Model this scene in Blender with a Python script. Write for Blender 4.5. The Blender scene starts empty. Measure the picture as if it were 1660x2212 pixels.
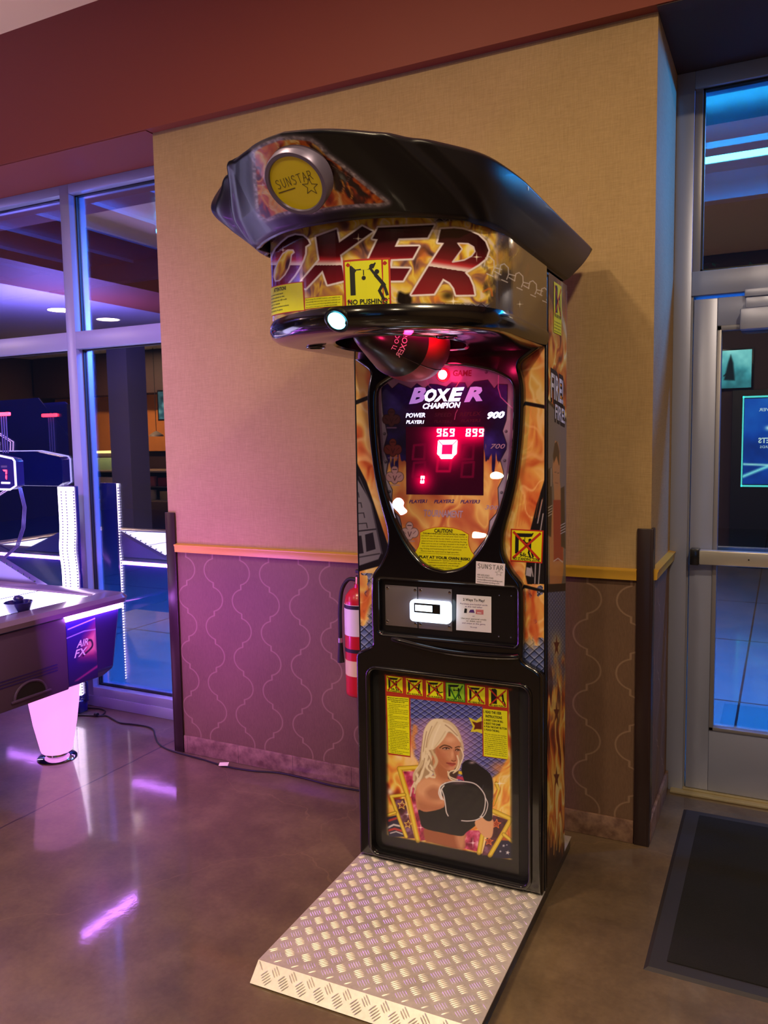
import bpy, bmesh, math, random
import numpy as np
from mathutils import Vector, Matrix
random.seed(7); np.random.seed(7)
SC=bpy.context.scene; COL=SC.collection
PI=math.pi
# ------------------------------------------------------------------ camera
F=1731.94; CX,CY=830.,1106.; HC=1.52
yaw,pit,rol=0.46362157,0.09161146,0.01640626
_f=np.array([-math.sin(yaw)*math.cos(pit),math.cos(yaw)*math.cos(pit),-math.sin(pit)])
_r=np.array([math.cos(yaw),math.sin(yaw),0.]); _d=np.cross(_f,_r)
_r2=math.cos(rol)*_r+math.sin(rol)*_d; _d2=-math.sin(rol)*_r+math.cos(rol)*_d
CM=np.array([_r2,_d2,_f]); CC=np.array([0,0,HC])
cd=bpy.data.cameras.new('camera'); cam=bpy.data.objects.new('camera',cd); COL.objects.link(cam)
cd.sensor_fit='VERTICAL'; cd.sensor_height=24.; cd.lens=F/2212*24.; cd.clip_start=.05; cd.clip_end=100
cam.matrix_world=Matrix(((_r2[0],-_d2[0],-_f[0],0),(_r2[1],-_d2[1],-_f[1],0),(_r2[2],-_d2[2],-_f[2],HC),(0,0,0,1)))
SC.camera=cam
# machine frame
MY=0.02; MO=np.array([-0.65928508,2.44381367,0.])
MB3=np.array([[math.cos(MY),math.sin(MY),0],[-math.sin(MY),math.cos(MY),0],[0,0,1]])
def ray(p): return CM.T@np.array([(p[0]-CX)/F,(p[1]-CY)/F,1.])
def onplane(p,axis,val):
    d=ray(p); return CC+d*(val-CC[axis])/d[axis]
def mplane(p,axis,val):
    c=MB3@(CC-MO); d=MB3@ray(p); return c+d*(val-c[axis])/d[axis]
def mproj(P):
    P=np.asarray(P,float); W=P@MB3+MO-CC; V=W@CM.T
    return F*V[...,0]/V[...,2]+CX, F*V[...,1]/V[...,2]+CY
def wproj(P):
    V=(np.asarray(P,float)-CC)@CM.T
    return F*V[...,0]/V[...,2]+CX, F*V[...,1]/V[...,2]+CY
# ------------------------------------------------------------------ materials
def s2l(c):
    c=np.asarray(c,float)
    return np.where(c<=.04045,c/12.92,((c+.055)/1.055)**2.4)
def hx(r,g,b): return tuple(s2l(np.array([r,g,b])/255.))+(1.,)
MATS={}
def nodes(m): return m.node_tree.nodes, m.node_tree.links
def mat(name,col,rough=.5,metal=0.,coat=0.,emit=None,es=0.,spec=.5,trans=0.):
    if name in MATS: return MATS[name]
    m=bpy.data.materials.new(name); m.use_nodes=True
    b=m.node_tree.nodes['Principled BSDF']
    c=hx(*col)
    b.inputs['Base Color'].default_value=c; b.inputs['Roughness'].default_value=rough
    b.inputs['Metallic'].default_value=metal; b.inputs['Coat Weight'].default_value=coat
    b.inputs['Coat Roughness'].default_value=.08; b.inputs['Specular IOR Level'].default_value=spec
    b.inputs['Transmission Weight'].default_value=trans
    if emit: b.inputs['Emission Color'].default_value=hx(*emit); b.inputs['Emission Strength'].default_value=es
    MATS[name]=m; return m
def vmat(name,rough=.4,coat=0.,emit=0.,spec=.5):
    m=bpy.data.materials.new(name); m.use_nodes=True; N,L=nodes(m); b=N['Principled BSDF']
    a=N.new('ShaderNodeAttribute'); a.attribute_name='art'
    L.new(a.outputs['Color'],b.inputs['Base Color'])
    if emit:
        L.new(a.outputs['Color'],b.inputs['Emission Color']); b.inputs['Emission Strength'].default_value=emit
    b.inputs['Roughness'].default_value=rough; b.inputs['Coat Weight'].default_value=coat
    b.inputs['Coat Roughness'].default_value=.06; b.inputs['Specular IOR Level'].default_value=spec
    MATS[name]=m; return m
class NX:
    """tiny node expression helper"""
    def __init__(s,m): s.N,s.L=nodes(m)
    def op(s,o,a,b=None,c=None):
        n=s.N.new('ShaderNodeMath'); n.operation=o
        for i,v in enumerate((a,b,c)):
            if v is None: continue
            if isinstance(v,(int,float)): n.inputs[i].default_value=v
            else: s.L.new(v,n.inputs[i])
        return n.outputs[0]
    def coords(s,kind='Object'):
        t=s.N.new('ShaderNodeTexCoord'); x=s.N.new('ShaderNodeSeparateXYZ'); s.L.new(t.outputs[kind],x.inputs[0])
        return t.outputs[kind],x.outputs[0],x.outputs[1],x.outputs[2]
    def noise(s,vec,scale,detail=4,rough=.5,sc=(1,1,1)):
        mp=s.N.new('ShaderNodeMapping'); mp.inputs['Scale'].default_value=sc; s.L.new(vec,mp.inputs[0])
        n=s.N.new('ShaderNodeTexNoise'); n.inputs['Scale'].default_value=scale; n.inputs['Detail'].default_value=detail; n.inputs['Roughness'].default_value=rough
        s.L.new(mp.outputs[0],n.inputs[0]); return n.outputs[0]
    def ramp(s,f,stops):
        r=s.N.new('ShaderNodeValToRGB'); s.L.new(f,r.inputs[0]); e=r.color_ramp.elements
        while len(e)<len(stops): e.new(.5)
        for k,(p,c) in enumerate(stops): e[k].position=p; e[k].color=hx(*c)
        return r.outputs[0]
    def mix(s,f,a,b):
        n=s.N.new('ShaderNodeMix'); n.data_type='RGBA'
        if isinstance(f,(int,float)): n.inputs[0].default_value=f
        else: s.L.new(f,n.inputs[0])
        for i,v in ((6,a),(7,b)):
            if isinstance(v,tuple): n.inputs[i].default_value=hx(*v)
            else: s.L.new(v,n.inputs[i])
        return n.outputs[2]
    def bump(s,h,strength,dist=.01):
        n=s.N.new('ShaderNodeBump'); n.inputs['Strength'].default_value=strength; n.inputs['Distance'].default_value=dist
        s.L.new(h,n.inputs['Height']); return n.outputs[0]
# ------------------------------------------------------------------ mesh builder
class MB:
    def __init__(s): s.v=[];s.f=[];s.m=[];s.mats=[]
    def mi(s,m):
        if m not in s.mats: s.mats.append(m)
        return s.mats.index(m)
    def add(s,vs,fs,m):
        o=len(s.v); s.v+= [tuple(map(float,v)) for v in vs]; k=s.mi(m)
        for f in fs: s.f.append([o+i for i in f]); s.m.append(k)
        return s
    def box(s,a,b,m,bev=0.,M=None):
        bm=bmesh.new(); bmesh.ops.create_cube(bm,size=1.)
        for v in bm.verts: v.co=Vector([(a[i]+b[i])/2+v.co[i]*(b[i]-a[i]) for i in range(3)])
        if bev>0:
            bmesh.ops.bevel(bm,geom=bm.edges[:]+bm.verts[:],offset=min(bev,min(abs(b[i]-a[i]) for i in range(3))*.45),segments=2,profile=.5,affect='EDGES')
        if M is not None: bm.transform(M)
        s.bm(bm,m); return s
    def bm(s,bm,m):
        bm.verts.index_update(); s.add([v.co for v in bm.verts],[[v.index for v in f.verts] for f in bm.faces],m); bm.free()
    def lathe(s,prof,m,n=32,M=None,ang=2*PI,sx=1.,sy=1.,cap=True):
        vs=[];fs=[]; k=len(prof)
        for i in range(n):
            a=ang*i/n
            for r,z in prof: vs.append((r*math.cos(a)*sx,r*math.sin(a)*sy,z))
        for i in range(n):
            j=(i+1)%n
            for q in range(k-1):
                fs.append([i*k+q,j*k+q,j*k+q+1,i*k+q+1])
        if cap and prof[0][0]>1e-6: fs.append([i*k for i in range(n)][::-1])
        if cap and prof[-1][0]>1e-6: fs.append([i*k+k-1 for i in range(n)])
        if M is not None: vs=[M@Vector(v) for v in vs]
        s.add(vs,fs,m); return s
    def cyl(s,p0,p1,r,m,n=20,r1=None,bev=0.):
        p0=Vector(p0);p1=Vector(p1); h=(p1-p0).length; r1=r if r1 is None else r1
        M=Matrix.Translation(p0)@(p1-p0).to_track_quat('Z','Y').to_matrix().to_4x4()
        pr=[(r,0),(r1,h)] if bev<=0 else [(r-bev,0),(r,bev),(r1,h-bev),(r1-bev,h)]
        return s.lathe(pr,m,n,M)
    def tube(s,path,r,m,n=10,closed=False,sq=None):
        P=[Vector(p) for p in path]; k=len(P); vs=[];fs=[]; up=Vector((0,0,1)); last=None
        for i in range(k):
            a=P[i-1] if (i>0 or closed) else P[i]; b=P[(i+1)%k] if (i<k-1 or closed) else P[i]
            t=(b-a).normalized()
            if last is None:
                u=t.cross(up); 
                if u.length<1e-3: u=t.cross(Vector((1,0,0)))
                u.normalize()
            else: u=(last-t*last.dot(t)).normalized()
            last=u; w=t.cross(u); rr=r[i] if isinstance(r,(list,tuple)) else r
            for j in range(n):
                an=2*PI*j/n
                vs.append(P[i]+u*math.cos(an)*rr+w*math.sin(an)*rr)
        for i in range(k if closed else k-1):
            ii=(i+1)%k
            for j in range(n):
                jj=(j+1)%n; fs.append([i*n+j,i*n+jj,ii*n+jj,ii*n+j])
        if not closed: fs.append(list(range(n))[::-1]); fs.append([(k-1)*n+j for j in range(n)])
        s.add(vs,fs,m); return s
    def prism(s,poly,fn,d,m):
        """poly in 2D, fn(x,y,h)->3D ; extruded 0..d"""
        n=len(poly); vs=[fn(x,y,0) for x,y in poly]+[fn(x,y,d) for x,y in poly]
        fs=[list(range(n))[::-1],[n+i for i in range(n)]]+[[i,(i+1)%n,n+(i+1)%n,n+i] for i in range(n)]
        s.add(vs,fs,m); return s
    def build(s,name,parent=None,smooth=35,loc=None,bev=0.):
        me=bpy.data.meshes.new(name); me.from_pydata(s.v,[],s.f)
        for m in s.mats: me.materials.append(m)
        me.polygons.foreach_set('material_index',s.m)
        bm=bmesh.new(); bm.from_mesh(me); bmesh.ops.recalc_face_normals(bm,faces=bm.faces[:]); bm.to_mesh(me); bm.free()
        if smooth:
            me.polygons.foreach_set('use_smooth',[True]*len(me.polygons)); me.set_sharp_from_angle(angle=math.radians(smooth))
        me.update()
        o=bpy.data.objects.new(name,me); COL.objects.link(o)
        if parent: o.parent=parent
        if bev:
            b=o.modifiers.new('bevel','BEVEL'); b.width=bev; b.segments=2; b.limit_method='ANGLE'; b.angle_limit=.6
        return o
def tag(o,label=None,cat=None,group=None,kind=None):
    if label: o['label']=label
    if cat: o['category']=cat
    if group: o['group']=group
    if kind: o['kind']=kind
    return o
def empty(name,loc,rz,label,cat,group=None):
    o=bpy.data.objects.new(name,None); COL.objects.link(o); o.location=loc; o.rotation_euler=(0,0,rz); o.empty_display_size=.1
    return tag(o,label,cat,group)
def origin_to(o,p):
    """move a top-level mesh's origin"""
    p=Vector(p); o.data.transform(Matrix.Translation(-p)); o.location=p
def struct(mb,name,smooth=35,bev=0.):
    o=mb.build(name,None,smooth,bev=bev); o['kind']='structure'; return o
def spline(pts,n=6,closed=True):
    P=np.array(pts,float); k=len(P); out=[]
    rng=range(k) if closed else range(k-1)
    for i in rng:
        p0=P[(i-1)%k] if (closed or i>0) else P[0]; p1=P[i]; p2=P[(i+1)%k]; p3=P[(i+2)%k] if (closed or i<k-2) else P[-1]
        for t in np.arange(n)/n:
            out.append(.5*((2*p1)+(-p0+p2)*t+(2*p0-5*p1+4*p2-p3)*t*t+(-p0+3*p1-3*p2+p3)*t**3))
    if not closed: out.append(P[-1])
    return np.array(out)
# text -> mesh data (verts Nx2, faces)
_tc={}
def textmesh(txt,shear=0.,bold=0.,mono=False,res=2):
    k=(txt,shear,bold,res)
    if k in _tc: return _tc[k]
    cu=bpy.data.curves.new('t','FONT'); cu.body=txt; cu.size=1.; cu.shear=shear; cu.offset=bold; cu.resolution_u=res
    cu.fill_mode='FRONT'
    o=bpy.data.objects.new('t',cu); COL.objects.link(o)
    dg=bpy.context.evaluated_depsgraph_get(); me=bpy.data.meshes.new_from_object(o.evaluated_get(dg))
    V=np.array([v.co[:2] for v in me.vertices]) if len(me.vertices) else np.zeros((0,2)); Fc=[list(p.vertices) for p in me.polygons]
    bpy.data.objects.remove(o); bpy.data.curves.remove(cu); bpy.data.meshes.remove(me)
    _tc[k]=(V,Fc); return _tc[k]
def puttext(mb,txt,fn,m,x0,y0,w=None,h=None,shear=0.,bold=0.,align='L',slope=0.,cap=.69):
    """fn(u,v)->3D; text baseline starts at (x0,y0); h = cap height; w = total width"""
    V,Fc=textmesh(txt,shear,bold)
    if len(V)==0: return
    V=V.copy(); lo=V[:,0].min(); wd=V[:,0].max()-lo; V[:,0]-=lo
    sy=(h or w/wd*cap)/cap; sx=(w/wd) if w else sy
    V[:,0]*=sx; V[:,1]*=sy
    W=wd*sx
    if align=='C': V[:,0]-=W/2
    if align=='R': V[:,0]-=W
    V[:,1]+=V[:,0]*slope
    mb.add([fn(x0+a,y0+b) for a,b in V],Fc,m)
# ================================================================== ROOM
XL,XR,YW=-2.65,-0.42,2.975
ZS=2.94; ZC=3.56; YF=2.925          # soffit bottom, ceiling, fascia face
def wallmat():
    m=bpy.data.materials.new('textile_wallcovering'); m.use_nodes=True; x=NX(m); b=x.N['Principled BSDF']
    v,X,Y,Z=x.coords()
    n1=x.noise(v,1,3,.6,sc=(420,420,25)); n2=x.noise(v,1,3,.6,sc=(25,25,420)); n3=x.noise(v,3,3)
    s=x.op('ADD',x.op('MULTIPLY',n1,.5),x.op('MULTIPLY',n2,.5))
    s2=x.op('ADD',x.op('MULTIPLY',s,.8),x.op('MULTIPLY',n3,.2))
    c=x.ramp(s2,[(.3,(150,124,84)),(.7,(184,155,110))]); x.L.new(c,b.inputs['Base Color']); b.inputs['Roughness'].default_value=.75
    x.L.new(x.bump(s,.25,.002),b.inputs['Normal']); b.inputs['Specular IOR Level'].default_value=.2
    return m
def quatmat():
    m=bpy.data.materials.new('quatrefoil_wallcovering'); m.use_nodes=True; x=NX(m); b=x.N['Principled BSDF']
    v,X,Y,Z=x.coords()
    Px,Qz=.318,.272; ox,oz=-2.314,.913
    U=x.op('DIVIDE',x.op('SUBTRACT',x.op('ADD',X,Y),ox+YW),Px); V=x.op('DIVIDE',x.op('SUBTRACT',Z,oz),Qz)
    def cell(du,dv):
        u=x.op('ABSOLUTE',x.op('SUBTRACT',x.op('FRACT',x.op('ADD',U,du+.5)),.5))
        w=x.op('ABSOLUTE',x.op('SUBTRACT',x.op('FRACT',x.op('ADD',V,dv+.5)),.5))
        a=x.op('SUBTRACT',u,.195); d=x.op('SQRT',x.op('ADD',x.op('MULTIPLY',a,a),x.op('MULTIPLY',w,w)))
        e=x.op('ABSOLUTE',x.op('SUBTRACT',d,.216))
        line=x.op('SUBTRACT',1.,x.op('SMOOTH_MIN',x.op('DIVIDE',e,.016),1.,.1)); line=x.op('MULTIPLY',line,x.op('GREATER_THAN',u,.245))
        j=x.op('MULTIPLY',x.op('LESS_THAN',x.op('ABSOLUTE',x.op('SUBTRACT',u,.25)),.013),x.op('MULTIPLY',x.op('GREATER_THAN',w,.205),x.op('LESS_THAN',w,.26)))
        return x.op('MAXIMUM',line,x.op('MULTIPLY',j,.8))
    L=x.op('MAXIMUM',cell(0,0),cell(.5,.5)); L=x.op('MINIMUM',x.op('MAXIMUM',L,0.),1.)
    n1=x.noise(v,1,3,.6,sc=(300,300,60)); n3=x.noise(v,2.5,3)
    base=x.ramp(x.op('ADD',x.op('MULTIPLY',n1,.5),x.op('MULTIPLY',n3,.5)),[(.3,(100,76,60)),(.7,(122,94,74))])
    # alternate ogee fields are a shade darker
    c=x.mix(x.op('MULTIPLY',L,.62),base,(165,135,112)); x.L.new(c,b.inputs['Base Color']); b.inputs['Roughness'].default_value=.6
    b.inputs['Specular IOR Level'].default_value=.25
    return m
def floormat():
    m=bpy.data.materials.new('polished_concrete'); m.use_nodes=True; x=NX(m); b=x.N['Principled BSDF']
    v,X,Y,Z=x.coords()
    n1=x.noise(v,1.3,6,.6); n2=x.noise(v,6,5,.65); n3=x.noise(v,60,3,.6); 
    s=x.op('ADD',x.op('ADD',x.op('MULTIPLY',n1,.55),x.op('MULTIPLY',n2,.33)),x.op('MULTIPLY',n3,.12))
    c=x.ramp(s,[(.34,(66,52,36)),(.48,(96,78,56)),(.6,(118,98,72)),(.72,(134,114,86))])
    # saw-cut control joints and hairline cracks
    def joint(coord,pos,w):
        return x.op('LESS_THAN',x.op('ABSOLUTE',x.op('SUBTRACT',coord,pos)),w)
    wob=x.op('MULTIPLY',x.op('SUBTRACT',x.noise(v,14,2),.5),.012)
    Xw=x.op('ADD',X,wob)
    j=x.op('MAXIMUM',joint(Xw,-2.755,.005),joint(Y,0.4,.003)); j=x.op('MAXIMUM',j,joint(Xw,1.6,.003)); j=x.op('MAXIMUM',j,joint(Xw,-7.1,.003))
    vor=x.N.new('ShaderNodeTexVoronoi'); vor.feature='DISTANCE_TO_EDGE'; vor.inputs['Scale'].default_value=.55
    mp=x.N.new('ShaderNodeMapping'); x.L.new(v,mp.inputs[0]); mp.inputs['Location'].default_value=(.3,.1,0)
    ad=x.N.new('ShaderNodeVectorMath'); ad.operation='ADD'; x.L.new(mp.outputs[0],ad.inputs[0])
    nz=x.N.new('ShaderNodeTexNoise'); nz.inputs['Scale'].default_value=3.; nz.inputs['Detail'].default_value=4; x.L.new(v,nz.inputs[0])
    sc=x.N.new('ShaderNodeVectorMath'); sc.operation='SCALE'; sc.inputs[3].default_value=.35; x.L.new(nz.outputs[1],sc.inputs[0]); x.L.new(sc.outputs[0],ad.inputs[1])
    x.L.new(ad.outputs[0],vor.inputs['Vector'])
    crack=x.op('LESS_THAN',vor.outputs[0],.0012)
    c2=x.mix(x.op('MULTIPLY',crack,.18),c,(160,130,95)); c3=x.mix(x.op('MULTIPLY',j,.92),c2,(45,32,24))
    x.L.new(c3,b.inputs['Base Color'])
    b.inputs['Roughness'].default_value=.42; b.inputs['Coat Weight'].default_value=.75
    r=x.op('ADD',x.op('MULTIPLY',n2,.10),.035); x.L.new(r,b.inputs['Coat Roughness'])
    x.L.new(x.bump(x.op('ADD',n1,x.op('MULTIPLY',j,-.4)),.12,.02),b.inputs['Normal'])
    bn=x.bump(n2,.05,.01); x.L.new(bn,b.inputs['Coat Normal'])
    return m
def tilemat():
    m=bpy.data.materials.new('baseboard_tile'); m.use_nodes=True; x=NX(m); b=x.N['Principled BSDF']
    v,X,Y,Z=x.coords(); n=x.noise(v,22,5,.6)
    s=x.op('ADD',X,Y); fr=x.op('FRACT',x.op('DIVIDE',x.op('ADD',s,.53),.305)); g=x.op('LESS_THAN',fr,.006)
    c=x.ramp(n,[(.35,(100,72,60)),(.65,(150,118,98))]); x.L.new(x.mix(g,c,(60,42,34)),b.inputs['Base Color']); b.inputs['Roughness'].default_value=.35
    return m
M_WALL=wallmat(); M_QUAT=quatmat(); M_FLOOR=floormat(); M_TILE=tilemat()
M_RED=mat('rust_red_paint',(128,56,36),.6)
M_RAIL=mat('chair_rail_yellow',(205,158,52),.4)
M_GUARD=mat('bronze_corner_guard',(52,36,36),.32,.3)
M_ALU=mat('anodised_aluminium',(160,166,194),.36,.35)
M_ALUD=mat('aluminium_stop',(150,148,156),.4,.5)
M_GASK=mat('black_gasket',(14,14,18),.5)
M_CEIL=mat('ceiling_cream',(250,218,158),.8)
M_CEIL2=mat('ceiling_grey',(190,186,190),.8)
M_DARKW=mat('dark_plum_paint',(58,36,36),.6)
M_BLK=mat('black_plastic',(16,15,20),.28,0,.3)
M_BLKM=mat('black_matte',(18,17,19),.6)
M_WHITE=mat('white_plastic',(225,225,225),.4)
def glassmat(name,refl,tint,rough=.0):
    m=bpy.data.materials.new(name); m.use_nodes=True; N,L=nodes(m); N.remove(N['Principled BSDF']); out=N['Material Output']
    g=N.new('ShaderNodeBsdfGlossy'); g.inputs['Roughness'].default_value=rough; g.inputs['Color'].default_value=(1,1,1,1)
    t=N.new('ShaderNodeBsdfTransparent'); t.inputs['Color'].default_value=tint
    lw=N.new('ShaderNodeLayerWeight'); lw.inputs['Blend'].default_value=.35
    mr=N.new('ShaderNodeMapRange'); mr.inputs['To Min'].default_value=refl; mr.inputs['To Max'].default_value=min(1,refl+.5); L.new(lw.outputs['Facing'],mr.inputs['Value'])
    mx=N.new('ShaderNodeMixShader'); L.new(mr.outputs[0],mx.inputs[0]); L.new(t.outputs[0],mx.inputs[1]); L.new(g.outputs[0],mx.inputs[2]); L.new(mx.outputs[0],out.inputs['Surface'])
    MATS[name]=m; return m
M_GLASS=glassmat('window_glass',.24,(.55,.6,.66,1))
# floor
mb=MB(); mb.add([(-13.5,-5.2,0),(3.2,-5.2,0),(3.2,3.52,0),(-13.5,3.52,0),(-13.5,-5.2,-.1),(3.2,-5.2,-.1),(3.2,3.52,-.1),(-13.5,3.52,-.1)],[[0,1,2,3],[4,7,6,5],[0,4,5,1],[1,5,6,2],[2,6,7,3],[3,7,4,0]],M_FLOOR); struct(mb,'floor')
# pier wall (front + both returns)
mb=MB(); mb.box((XL,YW,1.03),(XR,3.60,ZS),M_WALL); mb.box((XL,YW,0),(XR,3.60,1.03),M_QUAT)
w=struct(mb,'wall_back')
# soffit / bulkhead
mb=MB(); mb.box((-13.5,YF,ZS),(3.2,3.62,ZC),M_RED); struct(mb,'wall_soffit')
mb=MB(); mb.box((-13.5,YF+.006,ZS-.004),(XL-.001,3.62,ZS-.001),M_RED); mb.box((XR+.001,YF+.006,ZS-.004),(3.2,3.62,ZS-.001),M_DARKW); struct(mb,'trim_1')
# ceilings
mb=MB(); mb.box((-6.0,-5.2,ZC),(3.2,3.62,ZC+.05),M_CEIL); mb.box((-13.5,-5.2,3.2),(-6.95,2.924,3.25),M_CEIL2); mb.box((-6.95,-5.2,3.1),(-6.0,2.924,3.6),M_RED); mb.box((-13.5,2.924,3.2),(-6.0,3.62,3.6),M_RED); struct(mb,'ceiling')
# far walls of the room
mb=MB(); mb.box((-13.6,-5.25,0),(3.3,-5.2,3.7),M_DARKW); struct(mb,'wall_front')
mb=MB(); mb.box((-13.6,-5.2,0),(-13.5,3.6,3.7),M_DARKW); struct(mb,'wall_left')
mb=MB(); mb.box((3.2,-5.2,0),(3.3,3.6,3.7),M_WALL); struct(mb,'wall_right')
mb=MB(); mb.box((.80,3.45,0),(3.2,3.6,ZS-.004),M_WALL); struct(mb,'wall_entry')
# chair rail, baseboards, guards
def railprofile(mb,p0,p1,out):
    p0=Vector(p0);p1=Vector(p1);o=Vector(out)
    prof=[(0,.0),(.020,.004),(.022,.030),(.026,.036),(.026,.040),(0,.044)]
    vs=[p0+o*a+Vector((0,0,b)) for a,b in prof]+[p1+o*a+Vector((0,0,b)) for a,b in prof]; n=len(prof)
    mb.add(vs,[list(range(n)),[n+i for i in range(n)][::-1]]+[[i,(i+1)%n,n+(i+1)%n,n+i] for i in range(n)],M_RAIL)
mb=MB(); railprofile(mb,(XL+.048,YW,.991),(XR-.046,YW,.991),(0,-1,0)); struct(mb,'trim_2')
mb=MB(); railprofile(mb,(XR,YW+.02,.991),(XR,3.50,.991),(1,0,0)); struct(mb,'trim_3')
mb=MB(); mb.box((XL+.05,YW-.012,0),(XR-.047,YW,.088),M_TILE,.004); struct(mb,'baseboard_back')
mb=MB(); mb.box((XR,YW+.015,0),(XR+.012,3.495,.088),M_TILE,.004); struct(mb,'baseboard_right')
def guard(x0,x1,side,name):
    mb=MB(); t=.004
    mb.box((x0,YW-.014,0),(x1,YW-.002,1.183),M_GUARD,.003)
    if side>0: mb.box((x1-.006,YW-.014,0),(x1+.006,YW+.045,1.183),M_GUARD,.003)
    else: mb.box((x0-.006,YW-.014,0),(x0+.006,YW+.045,1.183),M_GUARD,.003)
    struct(mb,name)
guard(XL-.004,XL+.047,-1,'trim_4'); guard(XR-.046,XR+.004,1,'trim_5')
# ------------------------------------------------------------------ left storefront windows
GY=3.36
mb=MB(); mb.box((-13.5,3.295,0),(XL-.001,3.56,.062),M_ALU,.004); struct(mb,'trim_6')
def window(name,x0,x1):
    mb=MB(); fy0,fy1=3.30,3.42
    o=MB()
    mu=.034
    for x in (x0,x1): pass
    mb.box((x0-mu,fy0,.062),(x0+mu,fy1,ZS-.004),M_ALU,.002)
    mb.box((x0+mu,fy0,.062),(x1-mu,fy1,.112),M_ALU,.002)
    mb.box((x0+mu,fy0,2.045),(x1-mu,fy1,2.14),M_ALU,.002)
    mb.box((x0+mu,fy0,2.885),(x1-mu,fy1,ZS-.004),M_ALU,.002)
    for z0,z1 in ((.112,2.045),(2.14,2.885)):
        g=.007
        mb.box((x0+mu,GY-.014,z0),(x0+mu+g,GY+.014,z1),M_GASK); mb.box((x1-mu-g,GY-.014,z0),(x1-mu,GY+.014,z1),M_GASK)
        mb.box((x0+mu,GY-.014,z0),(x1-mu,GY+.014,z0+g),M_GASK); mb.box((x0+mu,GY-.014,z1-g),(x1-mu,GY+.014,z1),M_GASK)
    w=struct(mb,name)
    for z0,z1 in ((.119,2.038),(2.147,2.878)):
        q=MB(); q.box((x0+mu+.007,GY-.003,z0),(x1-mu-.007,GY+.003,z1),M_GLASS); q.build('pane',w,0)
    return w
xm=-3.59; W0=1.0
window('window_1',xm,XL+.03)
for k in range(1,9): window('window_%d'%(k+1),xm-W0*1.25*k,xm-W0*1.25*(k-1))
# ------------------------------------------------------------------ entry door with transom
DY=3.505; GD=3.535
mb=MB()
mb.box((XR,DY,0),(-.352,DY+.11,ZS-.004),M_ALU,.002)       # jamb
mb.box((.62,DY,0),(.80,DY+.11,ZS-.004),M_ALU,.002)
mb.box((-.352,DY,2.070),(.62,DY+.11,2.165),M_ALU,.002)      # transom bar
mb.box((-.352,DY,2.87),(.62,DY+.11,ZS-.004),M_ALU,.002)
mb.box((-.352,DY+.012,2.165),(-.322,DY+.1,2.87),M_ALUD,.002); mb.box((-.352,DY+.012,0.02),(-.345,DY+.1,2.07),M_ALUD)
mb.box((-.322,GD-.014,2.165),(-.314,GD+.014,2.87),M_GASK); mb.box((-.322,GD-.014,2.165),(.62,GD+.014,2.173),M_GASK); mb.box((-.322,GD-.014,2.862),(.62,GD+.014,2.87),M_GASK)
dfr=struct(mb,'window_10')
q=MB(); q.box((-.314,GD-.003,2.173),(.615,GD+.003,2.862),M_GLASS); q.build('pane',dfr,0)
mb=MB()
dx0,dx1=-.342,.612; dz0,dz1=.022,2.055
mb.box((dx0,DY+.004,dz0),(-.253,DY+.05,dz1),M_ALU,.003); mb.box((dx1-.10,DY+.004,dz0),(dx1,DY+.05,dz1),M_ALU,.003)
mb.box((-.253,DY+.004,dz0),(dx1-.10,DY+.05,.285),M_ALU,.003); mb.box((-.253,DY+.004,1.945),(dx1-.10,DY+.05,dz1),M_ALU,.003)
for a,b in (((-.253,DY-.002,.285),(-.236,DY+.03,1.945)),((-.253,DY-.002,1.925),(dx1-.1,DY+.03,1.945)),((-.253,DY-.002,.285),(dx1-.1,DY+.03,.30))): mb.box(a,b,M_ALUD,.002)
door=struct(mb,'door_1')
q=MB(); q.box((-.236,GD-.003,.30),(dx1-.1,GD+.003,1.925),M_GLASS); q.build('pane',door,0)
q=MB(); q.box((-.300,DY-.055,.988),(dx1-.03,DY-.02,1.048),mat('satin_bar',(200,196,190),.3,.5),.006); q.box((-.335,DY-.055,.985),(-.300,DY+.004,1.051),M_BLK,.004); q.box((dx1-.04,DY-.055,.985),(dx1-.005,DY+.004,1.051),M_BLK,.004)
q.lathe([(.003,0),(.003,.002)],M_BLK,10,Matrix.Translation((-.115,DY-.056,1.018))@Matrix.Rotation(PI/2,4,'X'))
o=q.build('push_bar',door,35); 
q=MB(); q.box((-.168,DY-.06,1.917),(.15,DY+.003,1.998),M_ALU,.006); q.box((-.15,DY-.045,2.0),(-.03,DY-.02,2.04),M_ALU,.004); q.box((-.155,DY-.03,2.045),(.2,DY+.002,2.075),M_ALU,.004); q.build('door_closer',door,35)
mb=MB(); mb.box((-.40,DY-.035,0),(.7,DY+.11,.012),mat('threshold',(196,184,150),.35,.5),.004); mb.box((-.352,DY-.005,.012),(.62,DY+.1,.02),MATS['threshold'],.003); struct(mb,'trim_7')
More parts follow.
